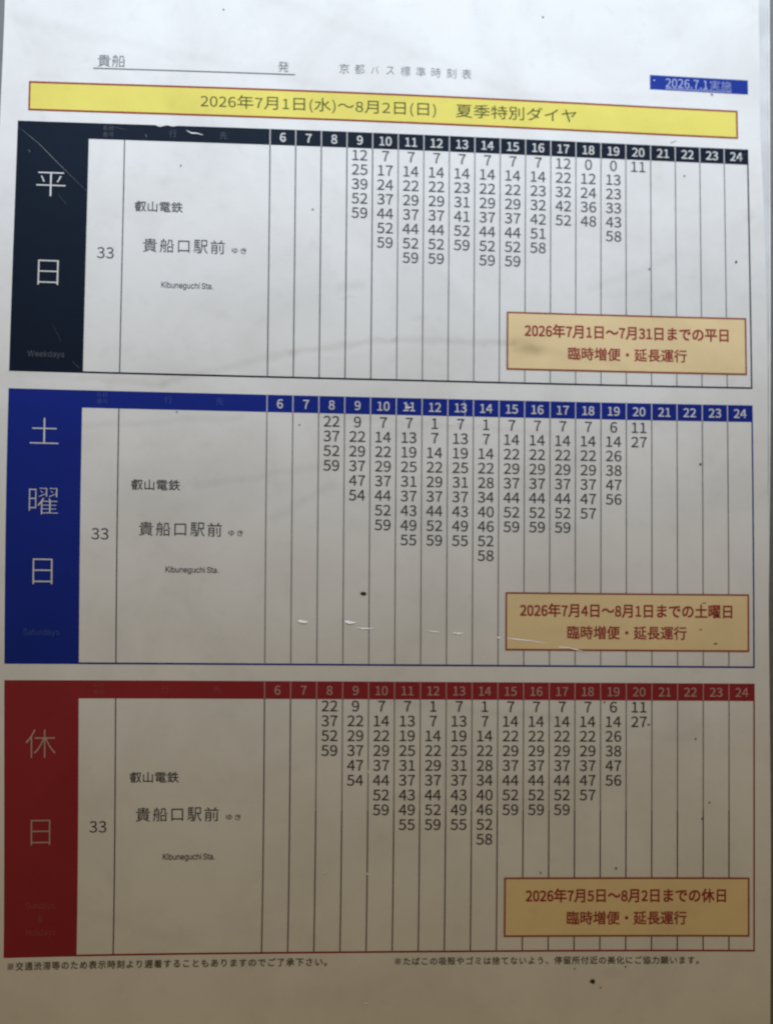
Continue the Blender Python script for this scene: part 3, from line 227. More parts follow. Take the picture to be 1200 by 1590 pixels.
J遅1000|70 735 98 -67 78 -68 51 52 -80 65 -99 63/355 802 0 -251 -5 -139 -23 -150 -55 -138 61 -35 47 108 27 121 13 122 3 160 500 0 0 202/423 746 428 0 0 -90 -428 0/465 361 0 -55 179 0 0 -73 -229 0 0 -58 229 0 0 -123 71 0 0 123 231 0 0 58 -231 0 0 73 186 0 0 55 -186 0 0 70 212 0 0 57 -124 0 56 91 -66 21 -60 -112 -124 0 15 6 -25 52 -38 52 -57 -22 30 -43 23 -45 -117 0 0 -57 204 0 0 -70/252 490 -198 0 0 -70 125 0 0 -319 -68 -45 -72 -70 50 -65 49 62 46 45 38 18 43 -20 55 -38 75 -33 89 -17 110 -5 345 10 22 78 -178 -14 -187 -5 -102 3 -86 15 -73 31 -83 54
J運1000|310 805 0 -183 68 0 0 126 482 0 0 -126 71 0 0 183/68 760 79 -90 57 -87 66 40 -61 86 -80 87/429 370 152 0 0 -68 -152 0/654 370 155 0 0 -68 -155 0/429 485 152 0 0 -66 -152 0/654 485 155 0 0 -66 -155 0/311 190 0 -58 270 0 0 -80 73 0 0 80 282 0 0 58 -282 0 0 61 224 0 0 285 -224 0 0 61 190 0 0 56 -190 0 0 53 -73 0 0 -53 -197 0 0 -56 197 0 0 -61 -218 0 0 -285 218 0 0 -61/253 445 -206 0 0 -70 134 0 0 -249 -66 -45 -73 -75 48 -65 47 65 44 48 36 18 40 -21 55 -41 76 -35 91 -17 114 -5 352 11 21 74 -175 -14 -196 -5 -105 4 -87 15 -73 31 -77 54
J都1000|508 806 -32 -70 -37 -66 0 54 -126 0 0 108 -70 0 0 -108 -154 0 0 -67 154 0 0 -120 -200 0 0 -67 240 0 -123 -104 -139 -83 47 -61 81 49 0 -346 68 0 0 59 226 0 0 -45 72 0 0 434 -234 0 96 97 183 0 0 67 -129 0 79 119 66 129/313 657 118 0 -87 -120 -31 0/217 47 0 106 226 0 0 -106/217 213 0 98 226 0 0 -98/603 783 0 -863 74 0 0 792 187 0 -57 -134 -66 -139 82 -83 42 -76 13 -68 -5 -48 -25 -31 -47 -11 -85 2 16 -37 6 -37 94 1 37 8 31 15 30 31 16 44 5 57 -11 74 -40 81 -82 88 76 151 69 152 -54 34
J鉄1000|107 280 23 -97 14 -90 51 15 -15 89 -25 96/371 305 -19 -94 -26 -90 45 -16 56 182/265 846 -62 -95 -78 -85 -84 -69 32 -76 66 58 0 -58 99 0 0 -110 -163 0 0 -65 163 0 0 -287 -180 -36 16 -68 374 87 -4 60 -145 -31 0 275 138 0 0 65 -138 0 0 110 104 0 0 65 -256 0 61 66 57 74 90 -71 74 -69 34 62 -73 64 -91 68 22 39/663 835 0 -175 -83 0 23 128 -71 11 -19 -116 -29 -108 -41 -89 63 -38 31 66 26 77 100 0 -2 -195 -196 0 0 -72 188 0 -23 -96 -46 -92 -76 -85 -112 -73 51 -57 95 63 71 70 52 76 35 80 37 -92 47 -79 58 -66 72 -50 52 63 -82 54 -65 77 -48 96 -33 111 209 0 0 72 -213 0 3 195 187 0 0 69 -187 0 0 175
J長1000|229 800 0 -442 -176 0 0 -68 163 0 0 -225 -8 -35 -20 -23 -21 -14 34 -74 82 29 275 72 4 66 -272 -64 0 268 161 0 78 -130 105 -104 132 -77 158 -52 47 67 -106 27 -96 38 -83 49 111 63 106 70 -61 41 -96 -68 -110 -65 -60 66 -48 75 420 0 0 68 -642 0 0 86 513 0 0 61 -513 0 0 84 513 0 0 61 -513 0 0 86 544 0 0 64
J電1000|197 568 0 -47 212 0 0 47/177 466 0 -48 232 0 0 48/587 466 0 -48 240 0 0 48/587 568 0 -47 215 0 0 47/768 185 0 -69 -238 0 0 69/768 235 -238 0 0 69 238 0/457 185 0 -69 -222 0 0 69/457 235 -222 0 0 69 222 0/163 359 0 -350 72 0 0 52 222 0 7 -82 23 -31 44 -16 70 -4 233 0 59 7 37 24 21 47 11 76 -65 25 -8 -75 -20 -35 -40 -8 -271 3 -22 12 -6 26 0 31 312 0 0 298/76 678 0 -196 68 0 0 141 316 0 0 -230 74 0 0 230 321 0 0 -141 70 0 0 196 -391 0 0 61 331 0 0 58 -731 0 0 -58 326 0 0 -61
J願1000|218 216 -27 -101 -40 -87 54 -30 42 94 31 112/421 200 35 -86 24 -78 55 21 -26 76 -37 84/267 419 173 0 0 -99 -173 0/267 571 173 0 0 -98 -173 0/627 420 234 0 0 -98 -234 0/627 266 234 0 0 -99 -234 0/627 573 234 0 0 -97 -234 0/645 87 -76 -65 -96 -55 48 -48 100 58 87 74/778 51 78 -67 62 -65 58 40 -64 63 -79 64/207 627 0 -363 115 0 -3 -282 -85 -3 20 -58 62 1 41 9 22 22 6 37 0 274 118 0 0 363 -138 0 28 100 114 0 0 66 -417 0 -3 -518 -18 -157 -42 -143 56 -38 47 154 20 172 5 161 0 303 163 0 -17 -100/562 631 0 -523 366 0 0 523 -176 0 25 97 177 0 0 65 -425 0 0 -65 173 0 -17 -97
J駅1000|226 216 26 -84 13 -78 41 10 -15 77 -27 83/152 206 12 -95 2 -90 41 7 -3 88 -13 95/81 226 -7 -87 -16 -79 -29 -63 42 -25 31 68 17 85 8 93/536 799 -3 -495 -13 -122 -31 -118 -56 -107 61 -39 56 107 34 120 17 125 5 119 91 0 31 -151 45 -132 63 -108 83 -82 51 61 -76 70 -58 94 -42 116 -29 132 161 0 0 410/606 730 251 0 0 -271 -251 0/249 587 0 -91 -97 0 0 91/87 799 0 -516 313 0 -10 -155 -24 58 -33 60 -35 -13 34 -67 23 -64 33 14 -12 -87 -15 -39 -12 -10 -97 3 17 -62 92 0 31 7 24 20 21 53 16 115 14 228 -155 0 0 93 126 0 0 59 -126 0 0 91 126 0 0 60 -126 0 0 89 146 0 0 63/249 647 -97 0 0 89 97 0/249 437 0 -93 -97 0 0 93
J～1000|541 293 73 -36 83 -12 77 11 70 34 62 55 52 75 -71 38 -49 -69 -65 -46 -75 -17 -64 10 -54 28 -121 103 -73 36 -83 12 -77 -11 -70 -34 -62 -54 -52 -76 71 -38 50 69 64 46 75 17 65 -9 54 -28
L 536|
L&1279|562 -20 -133 14 -114 40 -92 62 -69 81 -31 63 -19 68 -6 72 9 87 29 74 45 67 61 62 159 127 275 209 28 30 23 35 16 40 5 46 -12 63 -35 51 -55 34 -71 12 -50 -6 -45 -17 -37 -26 -28 -36 -18 -43 -6 -50 6 -52 18 -50 67 -102 768 -935 -210 0 -694 836 -55 74 -41 73 -26 74 -8 81 11 91 32 80 53 66 72 50 87 32 101 10 101 -10 86 -32 70 -49 52 -64 33 -74 11 -83 -6 -63 -19 -59 -29 -55 -38 -50 -47 -47 -345 -260 -77 -64 -50 -59 -28 -59 -9 -64 9 -67 26 -58 42 -49 55 -37 67 -24 75 -7 85 9 81 27 76 44 67 60 57 73 43 87 28 98 9 110 168 0 -8 -127 -24 -103 -34 -83 -40 -64 -108 -130 -79 -67 -98 -48 -106 -29
L.536|272 -13 -50 10 -42 28 -29 42 -10 50 10 51 29 42 42 28 50 10 51 -10 42 -28 28 -42 10 -51 -10 -50 -28 -42 -42 -28
LH1477|172 0 0 1453 184 0 0 -628 765 0 0 628 184 0 0 -1453 -184 0 0 662 -765 0 0 -662
LK1333|298 416 0 201 99 129 101 121 541 586 242 0 -621 -665 -9 1/172 0 0 1453 184 0 0 -1453/1063 0 -527 740 116 144 630 -884
LS1276|639 -25 -148 13 -127 38 -72 39 -60 49 -50 58 -37 66 -24 72 -12 80 189 0 17 -77 38 -62 54 -49 69 -34 78 -21 85 -7 94 8 84 24 70 39 54 51 35 64 11 72 -10 63 -28 50 -46 40 -58 33 -69 28 -251 72 -111 38 -93 47 -75 57 -54 68 -33 79 -11 91 8 79 22 71 36 65 49 57 60 48 70 38 121 38 135 13 135 -13 119 -38 99 -61 75 -79 36 -62 23 -67 9 -73 -181 0 -17 67 -33 57 -51 46 -64 33 -73 20 -83 7 -88 -8 -77 -23 -63 -36 -47 -48 -30 -57 -9 -65 11 -67 34 -53 50 -41 60 -32 123 -42 148 -40 135 -45 70 -33 65 -41 57 -52 45 -63 30 -76 10 -92 -7 -77 -21 -71 -35 -67 -48 -59 -60 -50 -72 -42 -84 -31 -95 -18
LW1961|443 0 -396 1453 188 0 266 -1037 62 -303 -23 0 64 303 271 1037 210 0 270 -1037 65 -303 -25 0 63 303 266 1037 189 0 -398 -1453 -214 0 -250 923 -47 195 -44 239 39 0 -42 -229 -49 -205 -250 -923
La1112|456 -24 -97 9 -89 29 -76 48 -58 65 -37 83 -12 98 9 85 27 67 43 52 55 40 65 29 72 21 151 26 212 29 37 14 22 23 7 40 -6 62 -19 52 -32 41 -45 31 -57 19 -69 6 -72 -6 -61 -18 -50 -28 -40 -34 -30 -37 -20 -40 -169 50 46 88 61 69 74 50 82 33 87 20 87 6 61 -3 68 -11 68 -21 65 -33 58 -49 47 -66 31 -87 10 -110 0 -718 -172 0 0 148 -12 0 -24 -38 -34 -40 -46 -37 -59 -30 -72 -21/487 130 90 9 74 29 59 43 43 55 26 62 8 66 0 148 -17 -12 -109 -28 -220 -33 -57 -16 -50 -23 -38 -32 -25 -43 -9 -56 8 -51 21 -42 34 -33 46 -24 54 -14
Lb1212|655 -23 -90 8 -72 26 -57 36 -42 42 -57 79 -17 0 0 -168 -170 0 0 1453 175 0 0 -541 12 0 56 76 41 41 56 36 72 25 93 8 86 -7 80 -23 73 -38 64 -52 54 -65 44 -77 33 -89 19 -99 7 -109 -7 -109 -19 -99 -32 -90 -44 -77 -54 -66 -64 -52 -73 -39 -80 -23/629 134 64 6 56 17 49 30 61 64 43 82 27 98 8 110 -8 109 -26 96 -43 81 -61 63 -77 39 -93 13 -92 -12 -77 -38 -60 -61 -43 -80 -26 -97 -9 -113 9 -113 26 -99 44 -82 61 -62 76 -38
Lc1131|592 -23 -94 7 -86 24 -78 39 -69 53 -58 65 -47 78 -35 88 -21 98 -6 107 6 108 21 99 35 89 47 78 58 65 69 53 78 39 86 24 94 7 78 -5 73 -16 67 -25 62 -35 53 -44 46 -53 36 -61 26 -68 -168 -43 -15 41 -20 37 -27 33 -32 29 -37 23 -42 17 -48 11 -52 3 -67 -6 -60 -19 -50 -31 -62 -65 -43 -83 -26 -97 -9 -105 9 -105 26 -95 43 -83 62 -65 50 -31 60 -18 67 -6 53 3 48 11 43 18 38 24 32 29 27 35 21 39 15 43 168 -42 -26 -70 -36 -63 -46 -53 -54 -46 -62 -36 -68 -27 -74 -16
Ld1212|558 -23 -87 7 -80 23 -73 39 -64 52 -54 66 -44 77 -32 90 -20 99 -6 109 6 109 20 99 33 89 44 77 54 65 64 52 73 38 80 23 87 7 92 -8 72 -25 56 -36 42 -41 54 -76 13 0 0 541 174 0 0 -1453 -169 0 0 168 -17 0 -56 -79 -43 -42 -56 -36 -72 -26/584 134 91 13 77 38 60 62 43 82 27 99 9 113 -9 113 -26 97 -43 80 -60 61 -77 38 -92 12 -64 -6 -57 -17 -50 -29 -60 -63 -43 -81 -26 -96 -9 -109 9 -110 26 -98 44 -82 61 -64 49 -30 57 -17
Le1154|606 -23 -101 7 -90 24 -81 39 -70 53 -58 65 -47 77 -34 88 -21 98 -6 106 6 106 20 98 34 90 46 78 57 67 68 54 77 39 86 24 94 8 88 -7 85 -22 81 -39 72 -56 61 -75 47 -94 30 -115 10 -136 0 -70 -846 0 0 147 752 0 -81 -54 -9 102 -25 88 -43 74 -58 55 -74 36 -90 11 -91 -12 -77 -36 -62 -55 -45 -70 -28 -81 -9 -86 0 -96 10 -111 32 -93 49 -74 67 -53 81 -33 94 -11 62 4 56 15 49 23 41 34 34 42 24 51 170 -42 -34 -78 -52 -69 -68 -56 -82 -43 -95 -27
Lg1214|591 -430 -112 8 -97 23 -81 37 -66 47 -52 56 -39 61 146 82 57 -72 41 -35 53 -29 67 -20 83 -6 83 7 71 21 61 35 47 51 27 66 10 81 0 212 -15 0 -56 -76 -42 -40 -56 -34 -72 -24 -92 -7 -84 7 -79 20 -72 35 -65 48 -55 60 -44 74 -34 84 -20 97 -6 107 6 107 20 97 33 88 45 76 54 64 65 52 73 38 80 23 86 7 92 -8 72 -25 56 -36 43 -41 56 -77 15 0 0 173 170 0 0 -1109 -7 -89 -21 -77 -35 -66 -47 -54 -57 -44 -67 -33 -113 -32/585 169 92 11 76 35 60 55 44 76 27 94 9 110 -9 109 -27 95 -43 78 -60 60 -76 38 -93 12 -93 -13 -77 -39 -61 -61 -44 -79 -26 -94 -9 -106 9 -107 27 -93 44 -76 61 -57 77 -36
Lh1171|325 648 0 -648 -175 0 0 1453 175 0 0 -632 -32 0 38 90 47 71 57 52 64 36 72 21 79 7 103 -11 90 -34 75 -57 55 -80 36 -103 11 -126 0 -687 -174 0 0 672 -8 78 -22 66 -36 54 -49 39 -60 23 -71 8 -74 -8 -67 -25 -55 -42 -43 -57 -27 -73
Li476|150 0 0 1084 175 0 0 -1084/239 1265 -46 9 -39 25 -27 37 -9 44 9 45 27 38 39 25 46 8 47 -8 39 -25 27 -38 9 -45 -9 -44 -27 -37 -39 -25
Lk1088|314 390 0 215 30 0 469 479 216 0 -503 -514 -20 0/150 0 0 1453 175 0 0 -1453/840 0 -418 531 124 123 517 -654
Ll540|398 -7 -77 7 -62 22 -48 36 -34 49 -20 61 -7 73 0 1212 175 0 0 -1171 4 -63 14 -41 28 -22 46 -8 68 7 31 -147 -54 -10
Ln1171|325 648 0 -648 -175 0 0 1084 169 0 1 -263 -27 0 38 90 47 71 57 52 64 36 72 21 79 7 103 -11 90 -34 74 -57 56 -80 35 -103 12 -126 0 -687 -174 0 0 672 -8 78 -22 66 -36 54 -49 39 -60 23 -71 8 -74 -8 -67 -25 -55 -42 -43 -57 -27 -73
Lo1186|592 -23 -94 7 -86 24 -78 39 -69 53 -58 65 -47 78 -35 88 -21 98 -6 107 6 108 21 99 35 89 47 78 58 65 69 53 78 39 86 24 94 7 95 -7 87 -24 79 -39 69 -53 58 -65 47 -78 34 -89 21 -99 7 -108 -7 -107 -21 -98 -34 -88 -47 -78 -58 -65 -69 -53 -79 -39 -87 -24/592 133 69 6 60 18 51 31 62 65 43 83 26 95 9 105 -9 105 -26 96 -43 84 -62 65 -51 31 -60 19 -69 6 -67 -6 -60 -19 -50 -31 -62 -65 -43 -83 -26 -97 -9 -105 9 -105 26 -95 43 -83 62 -65 50 -31 60 -18
Lr740|150 0 0 1084 169 0 0 -167 11 0 41 74 65 58 81 38 92 12 86 -3 0 -175 -104 10 -72 -8 -64 -24 -54 -38 -42 -51 -26 -62 -8 -71 0 -677
Ls1043|520 -23 -106 8 -94 25 -79 41 -64 57 -48 73 -28 88 167 35 19 -54 29 -44 39 -34 73 -32 90 -10 102 12 78 36 38 34 22 39 8 43 -10 51 -30 43 -50 32 -70 23 -180 43 -90 27 -73 37 -57 45 -40 53 -24 63 -8 71 13 88 39 77 62 64 81 47 97 30 109 10 103 -8 87 -26 72 -41 57 -54 43 -66 29 -75 -160 -36 -28 58 -45 52 -41 27 -53 16 -63 5 -90 -11 -72 -34 -35 -32 -22 -38 -7 -43 11 -54 33 -43 56 -33 81 -25 164 -39 91 -28 73 -36 56 -44 40 -53 23 -62 8 -71 -13 -90 -40 -79 -65 -66 -86 -50 -104 -32
Lt650|582 1084 0 -150 -563 0 0 150/185 1346 175 0 0 -1067 7 -62 22 -42 39 -24 59 -9 89 11 33 -148 -61 -13 -67 -4 -87 8 -72 25 -59 40 -43 55 -26 68 -9 81
Lu1171|521 -15 -103 12 -90 34 -74 57 -56 80 -36 103 -12 126 0 687 175 0 0 -672 7 -79 22 -66 37 -53 50 -39 60 -24 71 -8 74 9 66 25 55 42 43 58 27 72 9 87 0 648 174 0 0 -1084 -168 0 0 262 26 0 -39 -91 -47 -71 -58 -52 -64 -35 -72 -21
Ly1112|136 -396 40 151 76 -12 45 3 39 14 36 29 31 45 61 162 -414 1088 191 0 265 -739 81 -285 -62 0 53 188 62 195 232 641 189 0 -478 -1250 -36 -77 -43 -63 -49 -48 -57 -34 -64 -20 -73 -7 -77 6'''.split('\n'):
    if len(line) < 2: continue
    head, body = line[2:].split('|')
    cs = []
    for c in body.split('/'):
        n = [int(t) for t in c.split()]; x = y = 0; pts = []
        for i in range(0, len(n), 2):
            x += n[i]; y += n[i + 1]; pts.append((x / 1000, y / 1000))
        if len(pts) > 2: cs.append(pts)
    GLYPHS[line[:2]] = (int(head) / 1000, cs)
_cache = {}
def glyph(key, weight):
    """triangulated glyph (em units), its strokes thickened or thinned by weight"""
    k = (key, weight)
    if k not in _cache:
        adv, cs = GLYPHS[key]
        # solid outlines run one way round, holes the other; overlapping strokes of a letter are filled one by one
        ar = lambda p: sum(p[i - 1][0] * p[i][1] - p[i][0] * p[i - 1][1] for i in range(len(p)))
        sg = 1 if ar(max(cs, key=lambda p: abs(ar(p)))) > 0 else -1
        solids = [p for p in cs if ar(p) * sg > 0]; holes = [p for p in cs if ar(p) * sg <= 0]
        def inside(q, p):
            c = False
            for i in range(len(p)):
                (x0, y0), (x1, y1) = p[i - 1], p[i]
                if (y0 > q[1]) != (y1 > q[1]) and q[0] < (x1 - x0) * (q[1] - y0) / (y1 - y0) + x0: c = not c
            return c
        V = []; Fc = []
        for n, s in enumerate(solids):
            cu = bpy.data.curves.new('glyph', 'CURVE'); cu.dimensions = '2D'; cu.fill_mode = 'BOTH'; cu.offset = weight
            for pts in [s] + [h for h in holes if inside(h[0], s)]:
                sp = cu.splines.new('POLY'); sp.points.add(len(pts) - 1); sp.use_cyclic_u = True
                for q, (x, y) in zip(sp.points, pts): q.co = (x, y, 0, 1)
            ob = bpy.data.objects.new('glyph', cu)
            me = bpy.data.meshes.new_from_object(ob)
            b0 = len(V); V += [(v.co.x, v.co.y, n * 0.0007) for v in me.vertices]; Fc += [tuple(b0 + i for i in p.vertices) for p in me.polygons]
            bpy.data.objects.remove(ob); bpy.data.meshes.remove(me); bpy.data.curves.remove(cu)
        _cache[k] = (adv, V, Fc)
    return _cache[k]

def layout(s, font, weight, kd=1.0, track=0.0):
    """vertices and faces of one line of writing in em units (y up); heavier weights are struck several times"""
    if weight > 0:
        V0, F0 = layout(s, font, 0.0, kd, track); V = []; Fc = []
        for i, (dx, dy) in enumerate(((-1, -1), (1, 1), (-1, 1), (1, -1))):
            b = len(V); V += [(x + dx * weight, y + dy * weight, i * 0.004) for x, y, z in V0]
            Fc += [tuple(b + k for k in f) for f in F0]
        return V, Fc
    V = []; Fc = []; x = 0.0
    for ch in s:
        if ch == ' ': x += 0.42 + track; continue
        if ch == '　': x += 1.0 + track; continue
        adv, vs, fs = glyph(font + ch, weight)
        k = kd if ch in '0123456789().' else 1.0
        dx = 0
        b = len(V)
        V += [(x + dx + px * k, py * k, pz) for px, py, pz in vs]
        Fc += [tuple(b + i for i in f) for f in fs]
        x += adv * k + track
    return V, Fc
def put(mb, V, Fc, fu, fv, h):
    b = len(mb.v)
    mb.v += [(fu(x), fv(y), h + z) for x, y, z in V]
    mb.f += [tuple(b + i for i in f) for f in Fc]
def fit(mb, s, u0, v0, u1, v1, h, weight=0.0, font='J', kd=1.0, track=0.0):
    """write s so that its ink fills the box"""
    V, Fc = layout(s, font, weight, kd, track)
    xs = [p[0] for p in V]; ys = [p[1] for p in V]
    ax, bx, ay, by = min(xs), max(xs), min(ys), max(ys)
    put(mb, V, Fc, lambda x: u0 + (x - ax) / (bx - ax) * (u1 - u0), lambda y: v1 - (y - ay) / (by - ay) * (v1 - v0), h)
def centred(mb, s, uc, vc, eu, ev, h, weight=0.0, font='J'):
    """digits centred on (uc, vc)"""
    V, Fc = layout(s, font, weight)
    xs = [p[0] for p in V]; m = (min(xs) + max(xs)) / 2
    if s == '7': m -= 0.01
    put(mb, V, Fc, lambda x: uc + (x - m) * eu, lambda y: vc - (y - 0.367) * ev, h)

# ---------------------------------------------------------------- materials
def wear_group():
    g = bpy.data.node_groups.new('sheet_wear', 'ShaderNodeTree')
    g.interface.new_socket('Color', in_out='INPUT', socket_type='NodeSocketColor')
    g.interface.new_socket('Soil', in_out='INPUT', socket_type='NodeSocketFloat')
    g.interface.new_socket('Color', in_out='OUTPUT', socket_type='NodeSocketColor')
    g.interface.new_socket('Normal', in_out='OUTPUT', socket_type='NodeSocketVector')
    g.interface.new_socket('Rough', in_out='OUTPUT', socket_type='NodeSocketFloat')
    N, L = g.nodes, g.links
    gi = N.new('NodeGroupInput'); go = N.new('NodeGroupOutput')
    uv = N.new('ShaderNodeUVMap'); uv.uv_map = 'sheet'
    def math_(op, a, b=None, c=None, clamp=False):
        n = N.new('ShaderNodeMath'); n.operation = op; n.use_clamp = clamp
        for i, x in enumerate((a, b, c)):
            if x is None: continue
            if isinstance(x, (int, float)): n.inputs[i].default_value = x
            else: L.new(x, n.inputs[i])
        return n.outputs[0]
    def vmath(op, a, b=None):
        n = N.new('ShaderNodeVectorMath'); n.operation = op
        for i, x in enumerate((a, b)):
            if x is None: continue
            if isinstance(x, tuple): n.inputs[i].default_value = x
            else: L.new(x, n.inputs[i])
        return n
    def noise(scale, detail, rough=0.5, vec=None, dist=0.0):
        n = N.new('ShaderNodeTexNoise'); n.inputs['Scale'].default_value = scale
        n.inputs['Detail'].default_value = detail; n.inputs['Roughness'].default_value = rough
        n.inputs['Distortion'].default_value = dist
        L.new(vec or uv.outputs[0], n.inputs['Vector']); return n.outputs['Fac']
    wob = N.new('ShaderNodeTexNoise'); wob.inputs['Scale'].default_value = 9; wob.inputs['Detail'].default_value = 3
    L.new(uv.outputs[0], wob.inputs['Vector'])
    w2 = vmath('MULTIPLY', vmath('SUBTRACT', wob.outputs['Color'], (0.5, 0.5, 0.5)).outputs[0], (0.05, 0.05, 0)).outputs[0]
    pos = vmath('ADD', uv.outputs[0], w2).outputs[0]
    pos = vmath('MULTIPLY', pos, (1, 1, 0)).outputs[0]
    def seg(a, b, width):
        """soft line between two sheet points (mm): 1 on the line, 0 beyond its width"""
        A = (a[0] / 100, a[1] / 100, 0); B = (b[0] / 100 - A[0], b[1] / 100 - A[1], 0)
        pa = vmath('SUBTRACT', pos, A).outputs[0]
        t = math_('DIVIDE', vmath('DOT_PRODUCT', pa, B).outputs['Value'], B[0] ** 2 + B[1] ** 2, clamp=True)
        sc = N.new('ShaderNodeVectorMath'); sc.operation = 'SCALE'; sc.inputs[0].default_value = B; L.new(t, sc.inputs['Scale'])
        d = vmath('LENGTH', vmath('SUBTRACT', pa, sc.outputs[0]).outputs[0]).outputs['Value']
        m = N.new('ShaderNodeMapRange'); m.interpolation_type = 'SMOOTHSTEP'
        m.inputs['From Min'].default_value = 0; m.inputs['From Max'].default_value = width / 100
        m.inputs['To Min'].default_value = 1; m.inputs['To Max'].default_value = 0
        L.new(d, m.inputs['Value']); return m.outputs[0]
    def blob(c, ru, rv):
        p = vmath('SUBTRACT', pos, (c[0] / 100, c[1] / 100, 0)).outputs[0]
        d = vmath('LENGTH', vmath('MULTIPLY', p, (100 / ru, 100 / rv, 0)).outputs[0]).outputs['Value']
        m = N.new('ShaderNodeMapRange'); m.interpolation_type = 'SMOOTHERSTEP'
        m.inputs['To Min'].default_value = 1; m.inputs['To Max'].default_value = 0
        L.new(d, m.inputs['Value']); return m.outputs[0]
    # soil: a general mottling, finger marks, with dark crease lines added
    soil = math_('MULTIPLY', math_('SUBTRACT', noise(2.2, 5, 0.6, dist=0.6), 0.41, clamp=True), 0.55)
    soil = math_('ADD', soil, math_('MULTIPLY', math_('SUBTRACT', noise(14, 4, 0.6), 0.55, clamp=True), 0.35))
    soil = math_('ADD', soil, math_('MULTIPLY', noise(210, 3, 0.7), 0.05))      # paper grain
    SMUDGE = [((203, 84), 9, 3.5, .30), ((200, 82), 14, 7, .12), ((131, 65), 6, 1.6, .10), ((158, 72), 6, 2, .10),
              ((258, 61), 7, 4, .09), ((290, 27), 4, 4, .10), ((110, 170), 25, 18, .06), ((62, 96), 22, 8, .06),
              ((60, 22), 12, 3, .07), ((160, 118), 30, 5, .06), ((236, 326), 9, 4, .10), ((120, 335), 40, 9, .05)]
    for c, ru, rv, k in SMUDGE:
        soil = math_('ADD', soil, math_('MULTIPLY', blob(c, ru, rv), k))
    CREASE = [((60, 101), (110, 88), 1.3, .10), ((110, 88), (150, 81.5), 1.2, .13), ((150, 81.5), (196, 81.5), 1.2, .12),
              ((196, 81.5), (240, 90), 1.4, .08), ((120, 112), (210, 117), 1.0, .08), ((75, 140), (128, 130), 1.2, .07),
              ((90, -55), (215, -12), 2.0, .05), ((145, -14), (262, -20), 1.6, .05), ((30, 118), (90, 113), 1.2, .07), ((128, 62), (136, 60), 1.5, .12), ((0, 98), (60, 101), 1.2, .08),
              ((104, 152), (126, 138), 1.5, .08), ((226, 60), (262, 44), 1.4, .06), ((150, 222), (210, 228), 1.3, .08),
              ((210, 228), (262, 236), 1.6, .06), ((30, 300), (96, 322), 2.0, .05), ((140, 258), (215, 262), 1.6, .05), ((0, -40), (120, -18), 1.8, .05)]
    cr = None
    for a, b, w, k in CREASE:
        x = math_('MULTIPLY', seg(a, b, w * 2.2), k)
        cr = x if cr is None else math_('ADD', cr, x)
    soil = math_('ADD', soil, cr)
    soil = math_('MULTIPLY', soil, gi.outputs['Soil'], clamp=True)
    mix = N.new('ShaderNodeMix'); mix.data_type = 'RGBA'; mix.blend_type = 'MULTIPLY'
    L.new(soil, mix.inputs['Factor']); L.new(gi.outputs['Color'], mix.inputs[6])
    mix.inputs[7].default_value = (0.36, 0.33, 0.27, 1)
    L.new(mix.outputs[2], go.inputs['Color'])
    # relief: cockled paper under film, creases, fine grain
    h = math_('MULTIPLY', noise(3.2, 3, 0.5), 0.45)
    h = math_('ADD', h, math_('MULTIPLY', noise(26, 2, 0.5), 0.03))
    h = math_('ADD', h, math_('MULTIPLY', noise(160, 2, 0.6), 0.006))
    h = math_('ADD', h, math_('MULTIPLY', cr, -0.6))
    bp = N.new('ShaderNodeBump'); bp.inputs['Strength'].default_value = 0.35; bp.inputs['Distance'].default_value = 0.004
    L.new(h, bp.inputs['Height']); L.new(bp.outputs[0], go.inputs['Normal'])
    L.new(math_('ADD', math_('MULTIPLY', noise(7, 4, 0.6), 0.25), 0.28), go.inputs['Rough'])
    return g
WEAR = wear_group()
def printed(name, color, soil=1.0, spec=0.06, coat=0.03):
    m = bpy.data.materials.new(name); m.use_nodes = True
    nt = m.node_tree; b = nt.nodes['Principled BSDF']
    g = nt.nodes.new('ShaderNodeGroup'); g.node_tree = WEAR
    g.inputs['Color'].default_value = (*color, 1); g.inputs['Soil'].default_value = soil
    nt.links.new(g.outputs['Color'], b.inputs['Base Color'])
    nt.links.new(g.outputs['Normal'], b.inputs['Normal'])
    nt.links.new(g.outputs['Normal'], b.inputs['Coat Normal'])
    nt.links.new(g.outputs['Rough'], b.inputs['Coat Roughness'])
    b.inputs['Roughness'].default_value = 0.6
    b.inputs['Specular IOR Level'].default_value = spec
    b.inputs['Coat Weight'].default_value = coat
    return m
def plain(name, color, rough=0.5, spec=0.5, bump=None, metal=0.0):
    m = bpy.data.materials.new(name); m.use_nodes = True
    nt = m.node_tree; b = nt.nodes['Principled BSDF']
    b.inputs['Roughness'].default_value = rough; b.inputs['Specular IOR Level'].default_value = spec
    b.inputs['Metallic'].default_value = metal
    tc = nt.nodes.new('ShaderNodeTexCoord')
    n = nt.nodes.new('ShaderNodeTexNoise'); n.inputs['Scale'].default_value = bump or 60; n.inputs['Detail'].default_value = 4
    nt.links.new(tc.outputs['Object'], n.inputs['Vector'])
    r = nt.nodes.new('ShaderNodeValToRGB')
    r.color_ramp.elements[0].position = 0.3; r.color_ramp.elements[1].position = 0.7
    r.color_ramp.elements[0].color = (*[c * 0.85 for c in color], 1); r.color_ramp.elements[1].color = (*[min(1, c * 1.1) for c in color], 1)
    nt.links.new(n.outputs['Fac'], r.inputs[0]); nt.links.new(r.outputs[0], b.inputs['Base Color'])
    if bump:
        bp = nt.nodes.new('ShaderNodeBump'); bp.inputs['Strength'].default_value = 0.25; bp.inputs['Distance'].default_value = 0.0006
        nt.links.new(n.outputs['Fac'], bp.inputs['Height']); nt.links.new(bp.outputs[0], b.inputs['Normal'])
    return m

